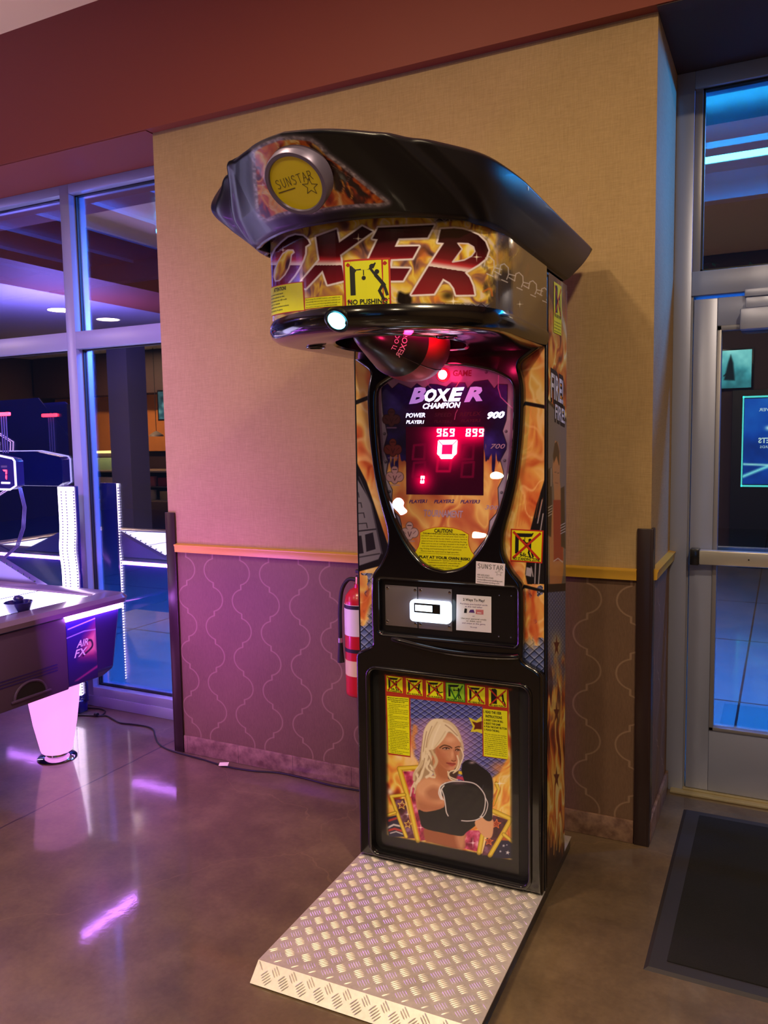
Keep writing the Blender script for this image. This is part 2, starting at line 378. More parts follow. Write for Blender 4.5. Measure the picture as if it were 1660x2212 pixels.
# ------------------------------------------------------------------ floor mat
m=bpy.data.materials.new('mat_carpet'); m.use_nodes=True; x=NX(m); v,X,Y,Z=x.coords(); n=x.noise(v,240,3,.7); n2=x.noise(v,9,4)
x.L.new(x.ramp(x.op('ADD',x.op('MULTIPLY',n,.6),x.op('MULTIPLY',n2,.4)),[(.35,(7,7,8)),(.65,(19,17,17))]),x.N['Principled BSDF'].inputs['Base Color']); x.N['Principled BSDF'].inputs['Roughness'].default_value=.95; x.L.new(x.bump(n,.6,.004),x.N['Principled BSDF'].inputs['Normal']); M_MATC=m
M_RUB=mat('mat_rubber',(44,40,42),.55)
e=empty('entrance_mat',(-.31,2.25,0),0,'black carpet entrance mat with grey rubber edging before the glass door','mat')
q=MB(); q.add([(-.012,0,0),(1.3,0,0),(1.3,1.085,0),(-.018,1.085,0),(0,.012,.006),(1.29,.012,.006),(1.29,1.075,.006),(-.006,1.075,.006)],[[3,2,1,0],[4,5,6,7],[0,1,5,4],[1,2,6,5],[2,3,7,6],[3,0,4,7]],M_RUB); q.build('rubber_border',e,0)
q=MB(); q.box((.045,.055,.004),(1.25,1.04,.010),M_MATC,.003); q.build('carpet_pile',e,35)
# ------------------------------------------------------------------ outside: pavement, canopy with blue tubes, shrubs, wall
M_PAVE=mat('outside_concrete',(140,140,140),.7)
mb=MB(); mb.box((-14,3.63,-.12),(4,14,-.02),M_PAVE); 
o=struct(mb,'floor_outside')
mb=MB()
for xx in (-9.2,-7.0,-4.8,-2.4,-.2,2.2): mb.box((xx,3.64,-.0195),(xx+.012,14,-.0185),M_BLKM)
for yy in (4.9,6.4,7.9): mb.box((-14,yy,-.0195),(4,yy+.012,-.0185),M_BLKM)
struct(mb,'trim_8')
M_CANO=mat('canopy_metal',(84,92,108),.3,.6)
mb=MB(); mb.box((-14,3.63,3.06),(4,5.4,3.12),M_CANO)
for k in range(36): mb.box((-14+k*.5,3.63,3.035),(-14+k*.5+.012,5.4,3.06),M_CANO)
mb.box((-14,5.3,2.9),(4,5.4,3.2),M_CANO); struct(mb,'ceiling_outside')
M_BLUE=mat('blue_neon',(30,190,255),.4,emit=(60,215,255),es=50.)
def tube_light(x0,x1,z,y,label,nm='neon_tube'):
    e=empty(nm,((x0+x1)/2,y,z),0,label,'light')
    q=MB(); q.cyl((x0-(x0+x1)/2,0,0),(x1-(x0+x1)/2,0,0),.016,M_BLUE,12); q.build('lit_tube',e)
    h=(x1-x0)/2
    for a in (-h,0,h): q=MB(); q.box((a-.02,-.02,-.02),(a+.02,.02,.03),M_CANO); q.box((a-.006,-.006,.03),(a+.006,.006,3.06-z),M_CANO); q.build('bracket',e)
_p=onplane((336,500),1,4.54); tube_light(float(_p[0]),-1.6,float(_p[2]),4.54,'blue neon tube outside whose end peeps past the wall corner in the left window')
tube_light(-.9,2.2,2.905,4.54,'long glowing blue neon tube under the outdoor canopy, seen through the transom above the door')
# ================================================================== AIR HOCKEY TABLE
M_PURP=mat('table_purple_plastic',(40,26,92),.35,0,.2); M_MAUVE=mat('table_mauve_panel',(74,54,84),.5)
M_RAILT=mat('table_rail_plastic',(112,92,120),.3,0,.3); M_CHROME=mat('chrome',(210,210,215),.08,1.)
M_FIELD=mat('lit_playfield',(235,240,255),.25,0,.3,emit=(208,200,255),es=3.4)
M_STRIP=mat('purple_led_strip',(255,220,255),.4,emit=(200,120,255),es=34.)
M_LEG=mat('glowing_leg_acrylic',(240,190,235),.3,emit=(246,150,238),es=1.0)
M_LAV=mat('lavender_metal',(120,105,160),.3,.6)
M_RLED=mat('red_led',(255,40,40),.4,emit=(255,30,50),es=14.)
M_WLED=mat('white_led_dots',(255,245,255),.4,emit=(250,225,255),es=4.)
M_NAVY=mat('navy_plastic',(28,24,92),.25,0,.4)
TX,TY=-4.06,2.25
T=empty('air_hockey_table',(TX,TY,0),0,'purple air hockey table with glowing white playfield and pink glowing leg at the left window','air hockey table')
mb=MB()
vs=[];hw=[(.50,.41,1.17),(.53,.45,1.21),(.59,.755,1.21)]
rings=[]
for hy,z,hxx in hw:
    for sx,sy in ((-1,-1),(1,-1),(1,1),(-1,1)): vs.append((sx*hxx,sy*hy,z))
fs=[[3,2,1,0],[8,9,10,11]]
for r in range(2):
    for i in range(4): fs.append([r*4+i,r*4+(i+1)%4,(r+1)*4+(i+1)%4,(r+1)*4+i])
mb.add(vs,fs,M_PURP); mb.build('body',T,30,bev=.012)
# rails
mb=MB()
def rr(hx_,hy_,r,n=6):
    out=[]
    for cx_,cy_,a0 in ((hx_-r,hy_-r,0),(-hx_+r,hy_-r,90),(-hx_+r,-hy_+r,180),(hx_-r,-hy_+r,270)):
        for k in range(n+1):
            a=math.radians(a0+90*k/n); out.append((cx_+r*math.cos(a),cy_+r*math.sin(a)))
    return out
loops=[(rr(1.215,.605,.05),.752),(rr(1.24,.63,.06),.758),(rr(1.245,.635,.06),.780),(rr(1.23,.62,.05),.798),(rr(1.13,.55,.03),.800),(rr(1.105,.53,.02),.792),(rr(1.10,.525,.02),.775)]
vs=[];fs=[]
for L,z in loops: vs+=[(a,b,z) for a,b in L]
n=len(loops[0][0])
for k in range(len(loops)-1):
    for i in range(n): fs.append([k*n+i,k*n+(i+1)%n,(k+1)*n+(i+1)%n,(k+1)*n+i])
mb.add(vs,fs,M_RAILT); mb.build('rail',T,40)
mb=MB(); mb.box((-1.11,-.535,.770),(1.11,.535,.784),M_FIELD); 
M_LINE=mat('field_marking',(60,66,90),.4)
for xx in (-.72,0,.72): mb.box((xx-.006,-.53,.7842),(xx+.006,.53,.7848),M_LINE)
mb.build('playfield',T)
for xx in (1.10,-1.106): mb=MB(); mb.box((xx,-.14,.786),(xx+.006,.14,.795),M_BLKM); mb.build('goal',T)
for sx in (1,-1):
    q=MB(); a=(1.21,-.245,.425) if sx>0 else (-1.226,-.245,.425); b=(1.226,.245,.75) if sx>0 else (-1.21,.245,.75)
    q.box(a,b,M_MAUVE,.010)
    fx=sx*1.227
    for k in range(3): q.box((min(fx,fx-sx*.004),-.20,.553-k*.013),(max(fx,fx+sx*.001),.185,.558-k*.013),M_PURP)
    n=16; poly=[(.075*math.cos(PI*i/n)-.005*0,.058*math.sin(PI*i/n)) for i in range(n+1)]
    q.prism([(a_+.0,b_) for a_,b_ in poly],lambda y,z,h,fx=fx,sx=sx:(fx+sx*h,y+.04,.462+z),.0015,M_BLKM)
    q.tube([(fx,.04+.08*math.cos(PI*i/n),.460+.062*math.sin(PI*i/n)) for i in range(n+1)],.006,M_MAUVE,8)
    q.box((min(fx-sx*.002,fx+sx*.012),-.06,.452),(max(fx-sx*.002,fx+sx*.012),.14,.462),M_MAUVE,.003)
    q.build('puck_return_panel',T)
# LED strips: ends and long sides
def strip(p0,p1): 
    q=MB(); q.cyl(p0,p1,.0125,M_STRIP,12,bev=.006); return q.build('led_strip',T)
strip((1.222,.24,.742),(1.222,.59,.742)); strip((1.222,-.59,.742),(1.222,-.24,.742))
for sy in (1,-1):
    strip((.14,sy*.596,.742),(1.0,sy*.596,.742)); strip((-1.0,sy*.596,.742),(-.14,sy*.596,.742))
for sx in (1,-1):
    for sy in (1,-1):
        lx,ly=sx*.93,sy*.41
        q=MB(); pr=[(.068,.035),(.074,.05),(.082,.09),(.100,.18),(.114,.28),(.121,.36),(.123,.415)]
        Mx=Matrix.Translation((lx,ly,0))
        vs=[];fs=[];n=48
        for i in range(n):
            a=2*PI*i/n; fl=1+.018*math.cos(12*a)
            for r,z in pr: vs.append((lx+r*fl*math.cos(a),ly+r*fl*math.sin(a),z))
        k=len(pr)
        for i in range(n):
            for j in range(k-1): fs.append([i*k+j,((i+1)%n)*k+j,((i+1)%n)*k+j+1,i*k+j+1])
        fs.append([i*k for i in range(n)][::-1]); fs.append([i*k+k-1 for i in range(n)])
        q.add(vs,fs,M_LEG); L=q.build('leg',T,60)
        q=MB(); q.lathe([(.088,0),(.092,.004),(.086,.010),(.05,.018),(.048,.036)],M_CHROME,40,Mx); q.build('chrome_foot',L,40)
# graphic panels with AIR FX lettering on the goal ends
def artgrid(name,P,us,vs_,paint,m,parent,smooth=True,keep=None):
    """P(U,V arrays)->(n,m,3) local coords; paint(Art) in photo/any coords"""
    U,V=np.meshgrid(us,vs_,indexing='ij'); XYZ=P(U,V); n,k=U.shape
    idx=np.arange(n*k).reshape(n,k)
    q=np.stack([idx[:-1,:-1],idx[1:,:-1],idx[1:,1:],idx[:-1,1:]],-1).reshape(-1,4)
    if keep is not None: kk=keep(XYZ.reshape(-1,3)); q=q[kk[q].all(1)]
    me=bpy.data.meshes.new(name); me.vertices.add(n*k); me.vertices.foreach_set('co',XYZ.reshape(-1).astype(np.float32))
    me.loops.add(len(q)*4); me.loops.foreach_set('vertex_index',q.reshape(-1).astype(np.int32))
    me.polygons.add(len(q)); me.polygons.foreach_set('loop_start',np.arange(0,len(q)*4,4,dtype=np.int32)); me.polygons.foreach_set('loop_total',np.full(len(q),4,dtype=np.int32))
    me.update(calc_edges=True); me.validate()
    rgb=s2l(np.clip(paint(U.reshape(-1),V.reshape(-1),XYZ.reshape(-1,3)),0,1))
    at=me.color_attributes.new('art','FLOAT_COLOR','POINT'); buf=np.ones((n*k,4),np.float32); buf[:,:3]=rgb; at.data.foreach_set('color',buf.reshape(-1))
    me.materials.append(m)
    if smooth: me.polygons.foreach_set('use_smooth',[True]*len(me.polygons))
    o=bpy.data.objects.new(name,me); COL.objects.link(o); o.parent=parent; return o
M_DECAL=vmat('printed_vinyl',.3,.3)
class Art:
    def __init__(s,X,Y,base=(0,0,0)):
        s.X=X;s.Y=Y;s.C=np.tile(np.array(base,float)/255.,(len(X),1))
    def blend(s,idx,a,col):
        c=np.asarray(col,float)/255. if not callable(col) else col(s.X[idx],s.Y[idx])/255.
        s.C[idx]=s.C[idx]*(1-a[:,None])+c*a[:,None]
    def _sd(s,P,idx):
        x=s.X[idx];y=s.Y[idx]; n=len(P); d=np.full(len(x),1e9); ins=np.zeros(len(x),bool)
        for i in range(n):
            x0,y0=P[i];x1,y1=P[(i+1)%n]; ex,ey=x1-x0,y1-y0; L=ex*ex+ey*ey+1e-12
            t=np.clip(((x-x0)*ex+(y-y0)*ey)/L,0,1); dd=(x-x0-t*ex)**2+(y-y0-t*ey)**2; d=np.minimum(d,dd)
            c=((y0>y)!=(y1>y)); ins^= c&(x<(x1-x0)*(y-y0)/((y1-y0) if y1!=y0 else 1e-12)+x0)
        d=np.sqrt(d); return np.where(ins,-d,d)
    def poly(s,P,col,soft=.7,a=1.,curve=0,grow=0.,mask=None):
        P=np.array(P,float)
        if curve: P=spline(P,curve)
        x0,y0=P.min(0)-soft-grow-1;x1,y1=P.max(0)+soft+grow+1
        idx=np.nonzero((s.X>=x0)&(s.X<=x1)&(s.Y>=y0)&(s.Y<=y1)&(True if mask is None else mask))[0]
        if len(idx)==0: return
        al=np.clip(.5-(s._sd(P,idx)-grow)/(2*soft),0,1)*a; s.blend(idx,al,col)
    def line(s,P,w,col,soft=.6,closed=False,a=1.,curve=0,mask=None):
        P=np.array(P,float)
        if curve: P=spline(P,curve,closed)
        x0,y0=P.min(0)-w-soft-1;x1,y1=P.max(0)+w+soft+1
        idx=np.nonzero((s.X>=x0)&(s.X<=x1)&(s.Y>=y0)&(s.Y<=y1)&(True if mask is None else mask))[0]
        if len(idx)==0: return
        x=s.X[idx];y=s.Y[idx]; d=np.full(len(x),1e9); n=len(P)
        for i in range(n if closed else n-1):
            x0,y0=P[i];x1,y1=P[(i+1)%n]; ex,ey=x1-x0,y1-y0; L=ex*ex+ey*ey+1e-12
            t=np.clip(((x-x0)*ex+(y-y0)*ey)/L,0,1); d=np.minimum(d,(x-x0-t*ex)**2+(y-y0-t*ey)**2)
        al=np.clip(.5-(np.sqrt(d)-w/2)/(2*soft),0,1)*a; s.blend(idx,al,col)
    def glow(s,cx,cy,rx,ry,col,a=1.,p=2.,mask=None):
        d=((s.X-cx)/rx)**2+((s.Y-cy)/ry)**2; al=np.exp(-d*p)*a
        if mask is not None: al=al*mask
        idx=np.nonzero(al>.004)[0]; s.blend(idx,al[idx],col)
    def star(s,cx,cy,r,col,rot=0,inner=.42,a=1.,line=0,sy=1.):
        P=[(cx+(r if k%2==0 else r*inner)*math.sin(rot+PI*k/5),cy-sy*(r if k%2==0 else r*inner)*math.cos(rot+PI*k/5)) for k in range(10)]
        if line: s.line(P,line,col,.5,True,a)
        else: s.poly(P,col,.6,a)
    def spark(s,cx,cy,r,col=(255,250,235)):
        s.poly([(cx-r,cy),(cx,cy-r*.05-.4),(cx+r,cy),(cx,cy+r*.05+.4)],col,.6,.9); s.poly([(cx,cy-r),(cx-.4-r*.05,cy),(cx,cy+r),(cx+.4+r*.05,cy)],col,.6,.9); s.glow(cx,cy,r*.3,r*.3,col,1.)
_G=np.random.RandomState(3).rand(256,256)
def vnoise(x,y):
    xi=np.floor(x).astype(int);yi=np.floor(y).astype(int);fx=x-xi;fy=y-yi; fx=fx*fx*(3-2*fx);fy=fy*fy*(3-2*fy)
    g=lambda a,b:_G[a&255,b&255]
    return (g(xi,yi)*(1-fx)+g(xi+1,yi)*fx)*(1-fy)+(g(xi,yi+1)*(1-fx)+g(xi+1,yi+1)*fx)*fy
def fbm(x,y,o=4):
    r=0;a=.5;t=0
    for k in range(o): r=r+a*vnoise(x*2**k+17*k,y*2**k+31*k); t+=a; a*=.5
    return r/t
def pal(t,stops):
    t=np.clip(t,0,1); ps=[p for p,_ in stops]; cs=np.array([c for _,c in stops],float)
    return np.stack([np.interp(t,ps,cs[:,k]) for k in range(3)],-1)
FIRE=[(0,(40,16,12)),(.3,(120,40,20)),(.5,(205,92,30)),(.7,(235,160,60)),(.88,(248,214,110)),(1,(255,240,180))]
FIREY=[(0,(50,30,26)),(.25,(130,80,60)),(.42,(190,130,60)),(.6,(226,190,60)),(.8,(238,220,110)),(1,(240,225,190))]
def fire(X,Y,s,stops=FIRE,seed=0.,sy=.45,warp=1.3):
    x=X/s+seed; y=Y/s*sy+seed
    w=fbm(x*.8+5,y*.8+2,3)*warp*2; f=fbm(x+w,y+w*.8,4); r=1-np.abs(2*fbm(x*1.1+w*1.5+9,y*1.1+w,3)-1)
    t=(.5*f+.5*r**1.7); t=(t-.28)/.5
    return pal(t,stops)
def scales(X,Y,sx,sy,c0,c1,cl,lw=.10):
    """diamond fish-scale pattern"""
    a=X/sx+Y/sy; b=X/sx-Y/sy; fa=a-np.floor(a); fb=b-np.floor(b)
    e=np.minimum(np.minimum(fa,1-fa),np.minimum(fb,1-fb))
    up=(fa+(1-fb))/2; up=np.clip(up,0,1)
    col=np.array(c0,float)*(1-up)[:,None]+np.array(c1,float)*up[:,None]
    al=np.clip((lw-e)/lw*1.6,0,1)[:,None]; col=col*(1-al)+np.array(cl,float)*al
    hl=np.clip(1-np.abs(np.minimum(1-fa,fb)-.17)/.06,0,1)[:,None]*.55; col=col*(1-hl)+np.array((215,220,245.))*hl
    return col
def paint_air(U,V,P):
    # U: 0..1 across, V: 0..1 up
    A=Art(U*100,(1-V)*170,(30,18,96))
    A.C=pal(V,[(0,(28,16,80)),(.5,(38,22,120)),(1,(40,24,140))])/255.
    A.poly([(60,170*.30),(100,170*.10),(100,170*.70),(40,170*.62)],(190,60,120),14,.8); A.poly([(72,60),(100,40),(100,100),(60,98)],(250,160,170),8,.8)
    A.poly([(20,160),(100,138),(100,144),(30,161)],(220,60,140),3,.8)
    A.line([(6,20),(100,10)],2.5,(200,190,255),.8); A.line([(0,42),(60,36),(100,40)],2.2,(190,180,250),.8)
    A.line([(52,100),(84,84),(82,66),(66,64)],5,(24,14,60),1.5,curve=5)
    return A.C
for sx in (1,-1):
    for sy in (1,-1):
        ya,yb=(.255,.425) if sy>0 else (-.425,-.255)
        def P(U,V,sx=sx,ya=ya,yb=yb):
            return np.stack([np.full(U.shape,sx*1.2125),ya+(yb-ya)*(U if sx>0 else 1-U),.432+.295*V],-1)
        o=artgrid('graphic_panel',P,np.linspace(0,1,70),np.linspace(0,1,110),paint_air,M_DECAL,T)
        q=MB(); fn=(lambda u,v,sx=sx,ya=ya,yb=yb:(sx*1.2135,(ya if sx>0 else yb)+sx*u,v))
        puttext(q,'AIR',fn,M_WHITE,.052,.598,w=.07,h=.030,shear=.35,bold=.02); puttext(q,'FX',fn,M_WHITE,.036,.555,w=.08,h=.034,shear=.35,bold=.02)
        q.build('lettering',o,0)
# scoreboard bridge on the window side of the table
q=MB(); y0,y1=.60,.66
q.prism([(-.64,.79),(.64,.79),(.22,.955),(-.22,.955)],lambda x,z,h:(x,y0+.01+h,z),.045,M_LAV)
for k in range(9):
    for s_ in (1,-1): q.cyl((s_*(.60-.042*k),y0+.007,.812+.0165*k),(s_*(.60-.042*k),y0+.013,.812+.0165*k),.004,M_BLK,8)
q.build('bridge_fairing',T,30)
SX,SYY=-.31,.94
for s_ in (1,-1):
    cx_=SX+s_*.80
    q=MB(); pts=[(cx_-.01,SYY,.10),(cx_-.008,SYY,.30),(cx_-.004,SYY,.60),(cx_,SYY,.80),(cx_-s_*.012,SYY,.93),(cx_,SYY,1.05),(cx_,SYY,1.28)]
    sp_=spline(pts,4,False)
    for dx in (-.036,0,.036): q.tube([(a+dx,b,c) for a,b,c in sp_],.019,M_WLED,8)
    nn=72
    for k in range(nn):
        z=.08+k*(1.19/nn); xx=np.interp(z,[p_[2] for p_ in sp_],[p_[0] for p_ in sp_])
        for dx,dy in ((-.056,0),(-.018,-.017),(.018,-.017),(.056,0)): q.lathe([(.0,-.006),(.0065,0),(.0,.006)],M_PURP,6,Matrix.Translation((xx+dx,SYY+dy,z)))
    q.box((cx_-.056,SYY+.014,0.06),(cx_+.060,SYY+.034,1.285),M_NAVY,.004); q.box((cx_-.07,SYY-.03,0.0),(cx_+.05,SYY+.034,.07),M_NAVY,.006)
    q.build('light_column',T,50)
    q=MB(); q.box((cx_-.03,.50,.50),(cx_+.03,SYY-.015,.56),M_NAVY,.005); q.build('column_bracket',T,40)
hexp=[(SX+a,b) for a,b in [(.39,1.262),(.44,1.285),(.44,1.425),(.425,1.44),(.20,1.475),(-.20,1.475),(-.425,1.44),(-.44,1.425),(-.44,1.285),(-.39,1.262)]]
q=MB(); q.prism(hexp,lambda x,z,h:(x,SYY-.03+h,z),.06,M_NAVY)
SB=q.build('scoreboard',T,30,bev=.004)
q=MB(); q.tube([(x,SYY-.032,z) for x,z in hexp],.006,mat('white_trim_glow',(235,225,255),.4,emit=(215,200,255),es=1.0),8,closed=True); q.build('trim',SB)
SEGS={'7':'abc','0':'abcdef','8':'abcdefg','1':'bc','3':'abcdg','2':'abged','5':'afgcd','6':'afgedc','9':'abcdfg'}
def seg7(mb,ch,fn,x,z,w,h,t,m,slant=.12,off=None,moff=None):
    g=t*.14
    S={'a':[(g,h),(w-g,h),(w-g-t,h-t),(g+t,h-t)],'d':[(g,0),(w-g,0),(w-g-t,t),(g+t,t)],'g':[(t*.6,h/2),(t,h/2+t/2),(w-t,h/2+t/2),(w-t*.6,h/2),(w-t,h/2-t/2),(t,h/2-t/2)],
       'f':[(0,h-g),(t,h-g-t),(t,h/2+t*.6),(t*.5,h/2+g),(0,h/2+t*.6)],'b':[(w,h-g),(w-t,h-g-t),(w-t,h/2+t*.6),(w-t*.5,h/2+g),(w,h/2+t*.6)],
       'e':[(0,g),(t,g+t),(t,h/2-t*.6),(t*.5,h/2-g),(0,h/2-t*.6)],'c':[(w,g),(w-t,g+t),(w-t,h/2-t*.6),(w-t*.5,h/2-g),(w,h/2-t*.6)]}
    for k,pl in S.items():
        on=k in SEGS.get(ch,''); mm=m if on else moff
        if mm is None: continue
        mb.prism([(x+a+b*slant,z+b) for a,b in pl],fn,.001 if on else .0005,mm)
fn=lambda x,z,h:(x,SYY-.0315-h,z)
for ch,xx in (('7',.330),('1',-.36)): q=MB(); xx+=SX; seg7(q,ch,fn,xx,1.318,.034,.058,.009,M_RLED); q.prism([(xx-.012,1.295),(xx+.06,1.295),(xx+.06,1.305),(xx-.012,1.305)],fn,.001,M_WLED); q.box((xx-.005,SYY-.033,1.388),(xx+.045,SYY-.031,1.400),M_LAV); q.build('score_display',SB,0)
for s_ in (1,-1):
    q=MB()
    for k in range(3): q.tube([(SX+s_*(.42+.012*k),SYY,1.27),(SX+s_*(.45+.012*k),SYY,1.16),(SX+s_*(.43+.012*k),SYY,1.04),(SX+s_*(.37+.012*k),SYY,.93),(SX+s_*(.36+.012*k),SYY-.2,.80),(SX+s_*(.36+.012*k),.56,.74)],.0035,M_LAV,6)
    for k in range(3): q.tube([(SX+s_*(.31+.02*k),SYY,1.47),(SX+s_*(.31+.02*k),SYY,1.69)],.004,M_LAV,6)
    q.build('support_tubes',T,40)
for s_ in (1,-1): q=MB(); q.box((SX+s_*.32-.06,SYY-.012,1.685),(SX+s_*.32+.06,SYY+.012,1.705),M_RLED,.005); q.build('beacon',T,40)
# striker resting on the playfield
st=empty('air_hockey_mallet',(-2.995,2.385,.785),0,'dark navy air hockey mallet resting on the white playfield at the right end','mallet')
q=MB(); q.lathe([(.040,0),(.046,.004),(.058,.040),(.061,.046),(.057,.048),(.046,.020),(0,.016)],M_NAVY,40); q.build('rim',st,50)
q=MB(); q.lathe([(.022,.012),(.020,.05),(.022,.064),(.015,.072),(0,.074)],M_NAVY,28); q.build('grip',st,50)
# ================================================================== CORD, TAG, EXTINGUISHER
M_CORD=mat('black_cord_rubber',(20,18,22),.45)
pts=[(-3.62,3.21),(-3.50,3.26),(-3.42,3.25),(-3.38,3.19),(-3.40,3.165),(-3.348,3.19),(-3.27,3.165),(-3.194,3.139),(-3.118,3.150),(-3.018,3.155),(-2.95,3.13),(-2.885,3.07),(-2.80,2.999),(-2.70,2.955),(-2.569,2.935),(-2.459,2.925),(-2.306,2.905),(-2.158,2.915),(-2.04,2.945),(-1.90,2.945),(-1.75,2.93),(-1.60,2.935),(-1.45,2.945),(-1.25,2.93)]
q=MB(); sp=spline(pts,6,False); q.tube([(a,b,.0045) for a,b in sp],.0042,M_CORD,8)
sp2=spline([(-3.62,3.12),(-3.52,3.13),(-3.44,3.155),(-3.40,3.17)],6,False); q.tube([(a,b,.0045) for a,b in sp2],.0042,M_CORD,8)
q.lathe([(.0,-.012),(.011,-.010),(.011,.010),(0,.012)],M_CORD,10,Matrix.Translation((-3.40,3.168,.012))@Matrix.Rotation(PI/2,4,'Y'))
o=q.build('power_cord'); tag(o,'black power cord snaking over the floor from the air hockey table along the baseboard','cord')
q=MB(); q.add([(-.022,-.012,.0095),(.022,-.016,.010),(.024,.012,.016),(-.020,.016,.014),(-.022,-.012,.0101),(.022,-.016,.0106),(.024,.012,.0166),(-.020,.016,.0146)],[[3,2,1,0],[4,5,6,7],[0,1,5,4],[1,2,6,5],[2,3,7,6],[3,0,4,7]],mat('paper_tag',(235,225,195),.7))
o=q.build('paper_tag',None,0); o.location=(-2.315,2.905,0); o.rotation_euler=(0,0,.5); tag(o,'small white paper tag lying on the black cord by the tiled baseboard','tag')
M_EXT=mat('extinguisher_red',(196,20,40),.3,0,.4)
ex=empty('fire_extinguisher',(-1.570,YW-.078,.45),0,'red fire extinguisher with white label hung on the wall behind the boxing machine','fire extinguisher')
q=MB(); q.lathe([(.055,0),(.062,.006),(.063,.02),(.063,.39),(.058,.42),(.040,.445),(.022,.455),(.020,.47)],M_EXT,40); q.build('cylinder',ex,50)
q=MB(); q.lathe([(.0636,.26),(.0636,.39)],mat('label_white',(232,226,220),.5),40); q.lathe([(.0637,.372),(.0637,.388)],M_BLKM,40)
q2=MB(); q2.lathe([(.0636,.09),(.0636,.155)],mat('label_cream',(224,206,150),.5),40); q2.build('label',ex,50)
for k in range(5): 
    q.box((-.0642,-.012,.275+.018*k),(-.0638,.014,.281+.018*k),M_BLKM)
q.build('label',ex,50)
q=MB(); q.lathe([(.0645,.19),(.0645,.205)],M_BLKM,40); q.box((-.02,.05,.15),(.02,.078,.3),M_BLKM); q.build('bracket_strap',ex,40)
q=MB(); q.cyl((0,0,.468),(0,0,.50),.016,mat('brass',(180,150,80),.3,.9),16); q.box((-.012,-.012,.49),(.07,.012,.505),M_BLKM,.004); q.box((-.012,-.012,.515),(.085,.012,.53),M_BLKM,.004); q.build('valve_handle',ex,40)
q=MB(); hp=spline([(-.012,0,.485),(-.05,0,.484),(-.080,-.004,.44),(-.088,-.01,.36),(-.088,-.012,.28),(-.088,-.012,.235)],6,False); q.tube(hp,.0085,M_BLKM,10); q.cyl((-.088,-.012,.235),(-.088,-.012,.215),.0095,mat('hose_collar',(190,190,190),.3,.8),14); q.cyl((-.088,-.012,.215),(-.088,-.012,.13),.0095,M_BLKM,16,r1=.015); q.build('hose',ex,50)
# ================================================================== BOXING MACHINE
BM=empty('boxing_machine',tuple(MO),MY,'tall black and flame-printed punching arcade machine with BOXER lettering and a tread plate platform','arcade machine')
BC=-.33
M_GLOSS=mat('black_gloss_moulding',(12,11,16),.16,0,.5); M_SATIN=mat('black_satin_shell',(20,19,26),.38,0,.1)
M_YEL=mat('sticker_yellow',(228,232,20),.4); M_GRN=mat('sticker_green',(150,210,40),.4); M_GRD=mat('dark_green',(40,110,30),.4)
M_REDP=mat('print_red',(186,44,28),.4); M_INK=mat('print_black',(14,12,14),.45); M_PWHITE=mat('print_white',(228,226,236),.45)
M_STEELP=mat('brushed_steel_plate',(150,142,150),.36,.75)
M_ART=vmat('printed_artwork',.35,.35); M_ARTC=vmat('printed_cap_artwork',.26,.35)
# ---- tread plate platform
m=bpy.data.materials.new('tread_plate_aluminium'); m.use_nodes=True; x=NX(m); b=x.N['Principled BSDF']; v,X,Y,Z=x.coords(); n=x.noise(v,9,5,.6); n2=x.noise(v,90,2)
x.L.new(x.ramp(x.op('ADD',x.op('MULTIPLY',n,.7),x.op('MULTIPLY',n2,.3)),[(.35,(214,208,200)),(.65,(240,234,224))]),b.inputs['Base Color']); b.inputs['Metallic'].default_value=.65; x.L.new(x.op('ADD',x.op('MULTIPLY',n,.2),.36),b.inputs['Roughness']); M_TREAD=m
q=MB(); q.box((-.657,-.665,0),(-.003,.392,.041),M_BLK,.003); q.add([(-.657,-.70,0),(-.003,-.70,0),(-.003,-.665,0),(-.657,-.665,0),(-.657,-.666,.040),(-.003,-.666,.040)],[[0,1,5,4],[0,4,3],[1,2,5],[2,3,4,5],[0,3,2,1]],M_BLK)
PL=q.build('platform',BM,30)
q=MB(); T1=.045
q.box((-.66,-.667,.0415),(0,.395,T1),M_TREAD)
q.add([(-.66,-.667,T1),(0,-.667,T1),(0,-.712,.004),(-.66,-.712,.004),(-.66,-.665,.0415),(0,-.665,.0415),(0,-.709,.001),(-.66,-.709,.001)],[[0,3,2,1],[4,5,6,7],[0,1,5,4],[3,7,6,2],[0,4,7,3],[1,2,6,5]],M_TREAD)
a=.0565; h=.0019
def bump5(cx,cy,ang,fn,lim):
    d=(math.cos(ang),math.sin(ang)); p=(-d[1],d[0])
    for k in range(-2,3):
        ox,oy=cx+p[0]*k*.0071,cy+p[1]*k*.0071; L=.0155-.0012*abs(k)
        c=[]
        for s_,w in ((-1,0),(-.62,.0021),(.62,.0021),(1,0),(.62,-.0021),(-.62,-.0021)): c.append((ox+d[0]*L*s_+p[0]*w,oy+d[1]*L*s_+p[1]*w))
        if any(not lim(x_,y_) for x_,y_ in c): continue
        vs=[fn(x_,y_,0) for x_,y_ in c]+[fn(ox-d[0]*L*.5,oy-d[1]*L*.5,h),fn(ox+d[0]*L*.5,oy+d[1]*L*.5,h)]
        q.add(vs,[[0,1,6],[0,6,5],[1,2,7,6],[5,6,7,4],[2,3,7],[3,4,7]],M_TREAD)
top=lambda x_,y_,h_:(x_,y_,T1-.0002+h_)
limt=lambda x_,y_:-.658<x_<-.002 and (-.665<y_<-.002 or (.28<y_<.393))
for i in range(-1,13):
    for j in range(-1,20):
        for o_,an in ((0,PI/4),(.5,-PI/4)): bump5(-.652+(i+o_)*a,-.66+(j+o_)*a,an,top,limt)
sl=math.hypot(.045,.041); lip=lambda x_,y_,h_:(x_,-.667-.045*y_/sl-.67*h_,T1-.041*y_/sl+.74*h_)
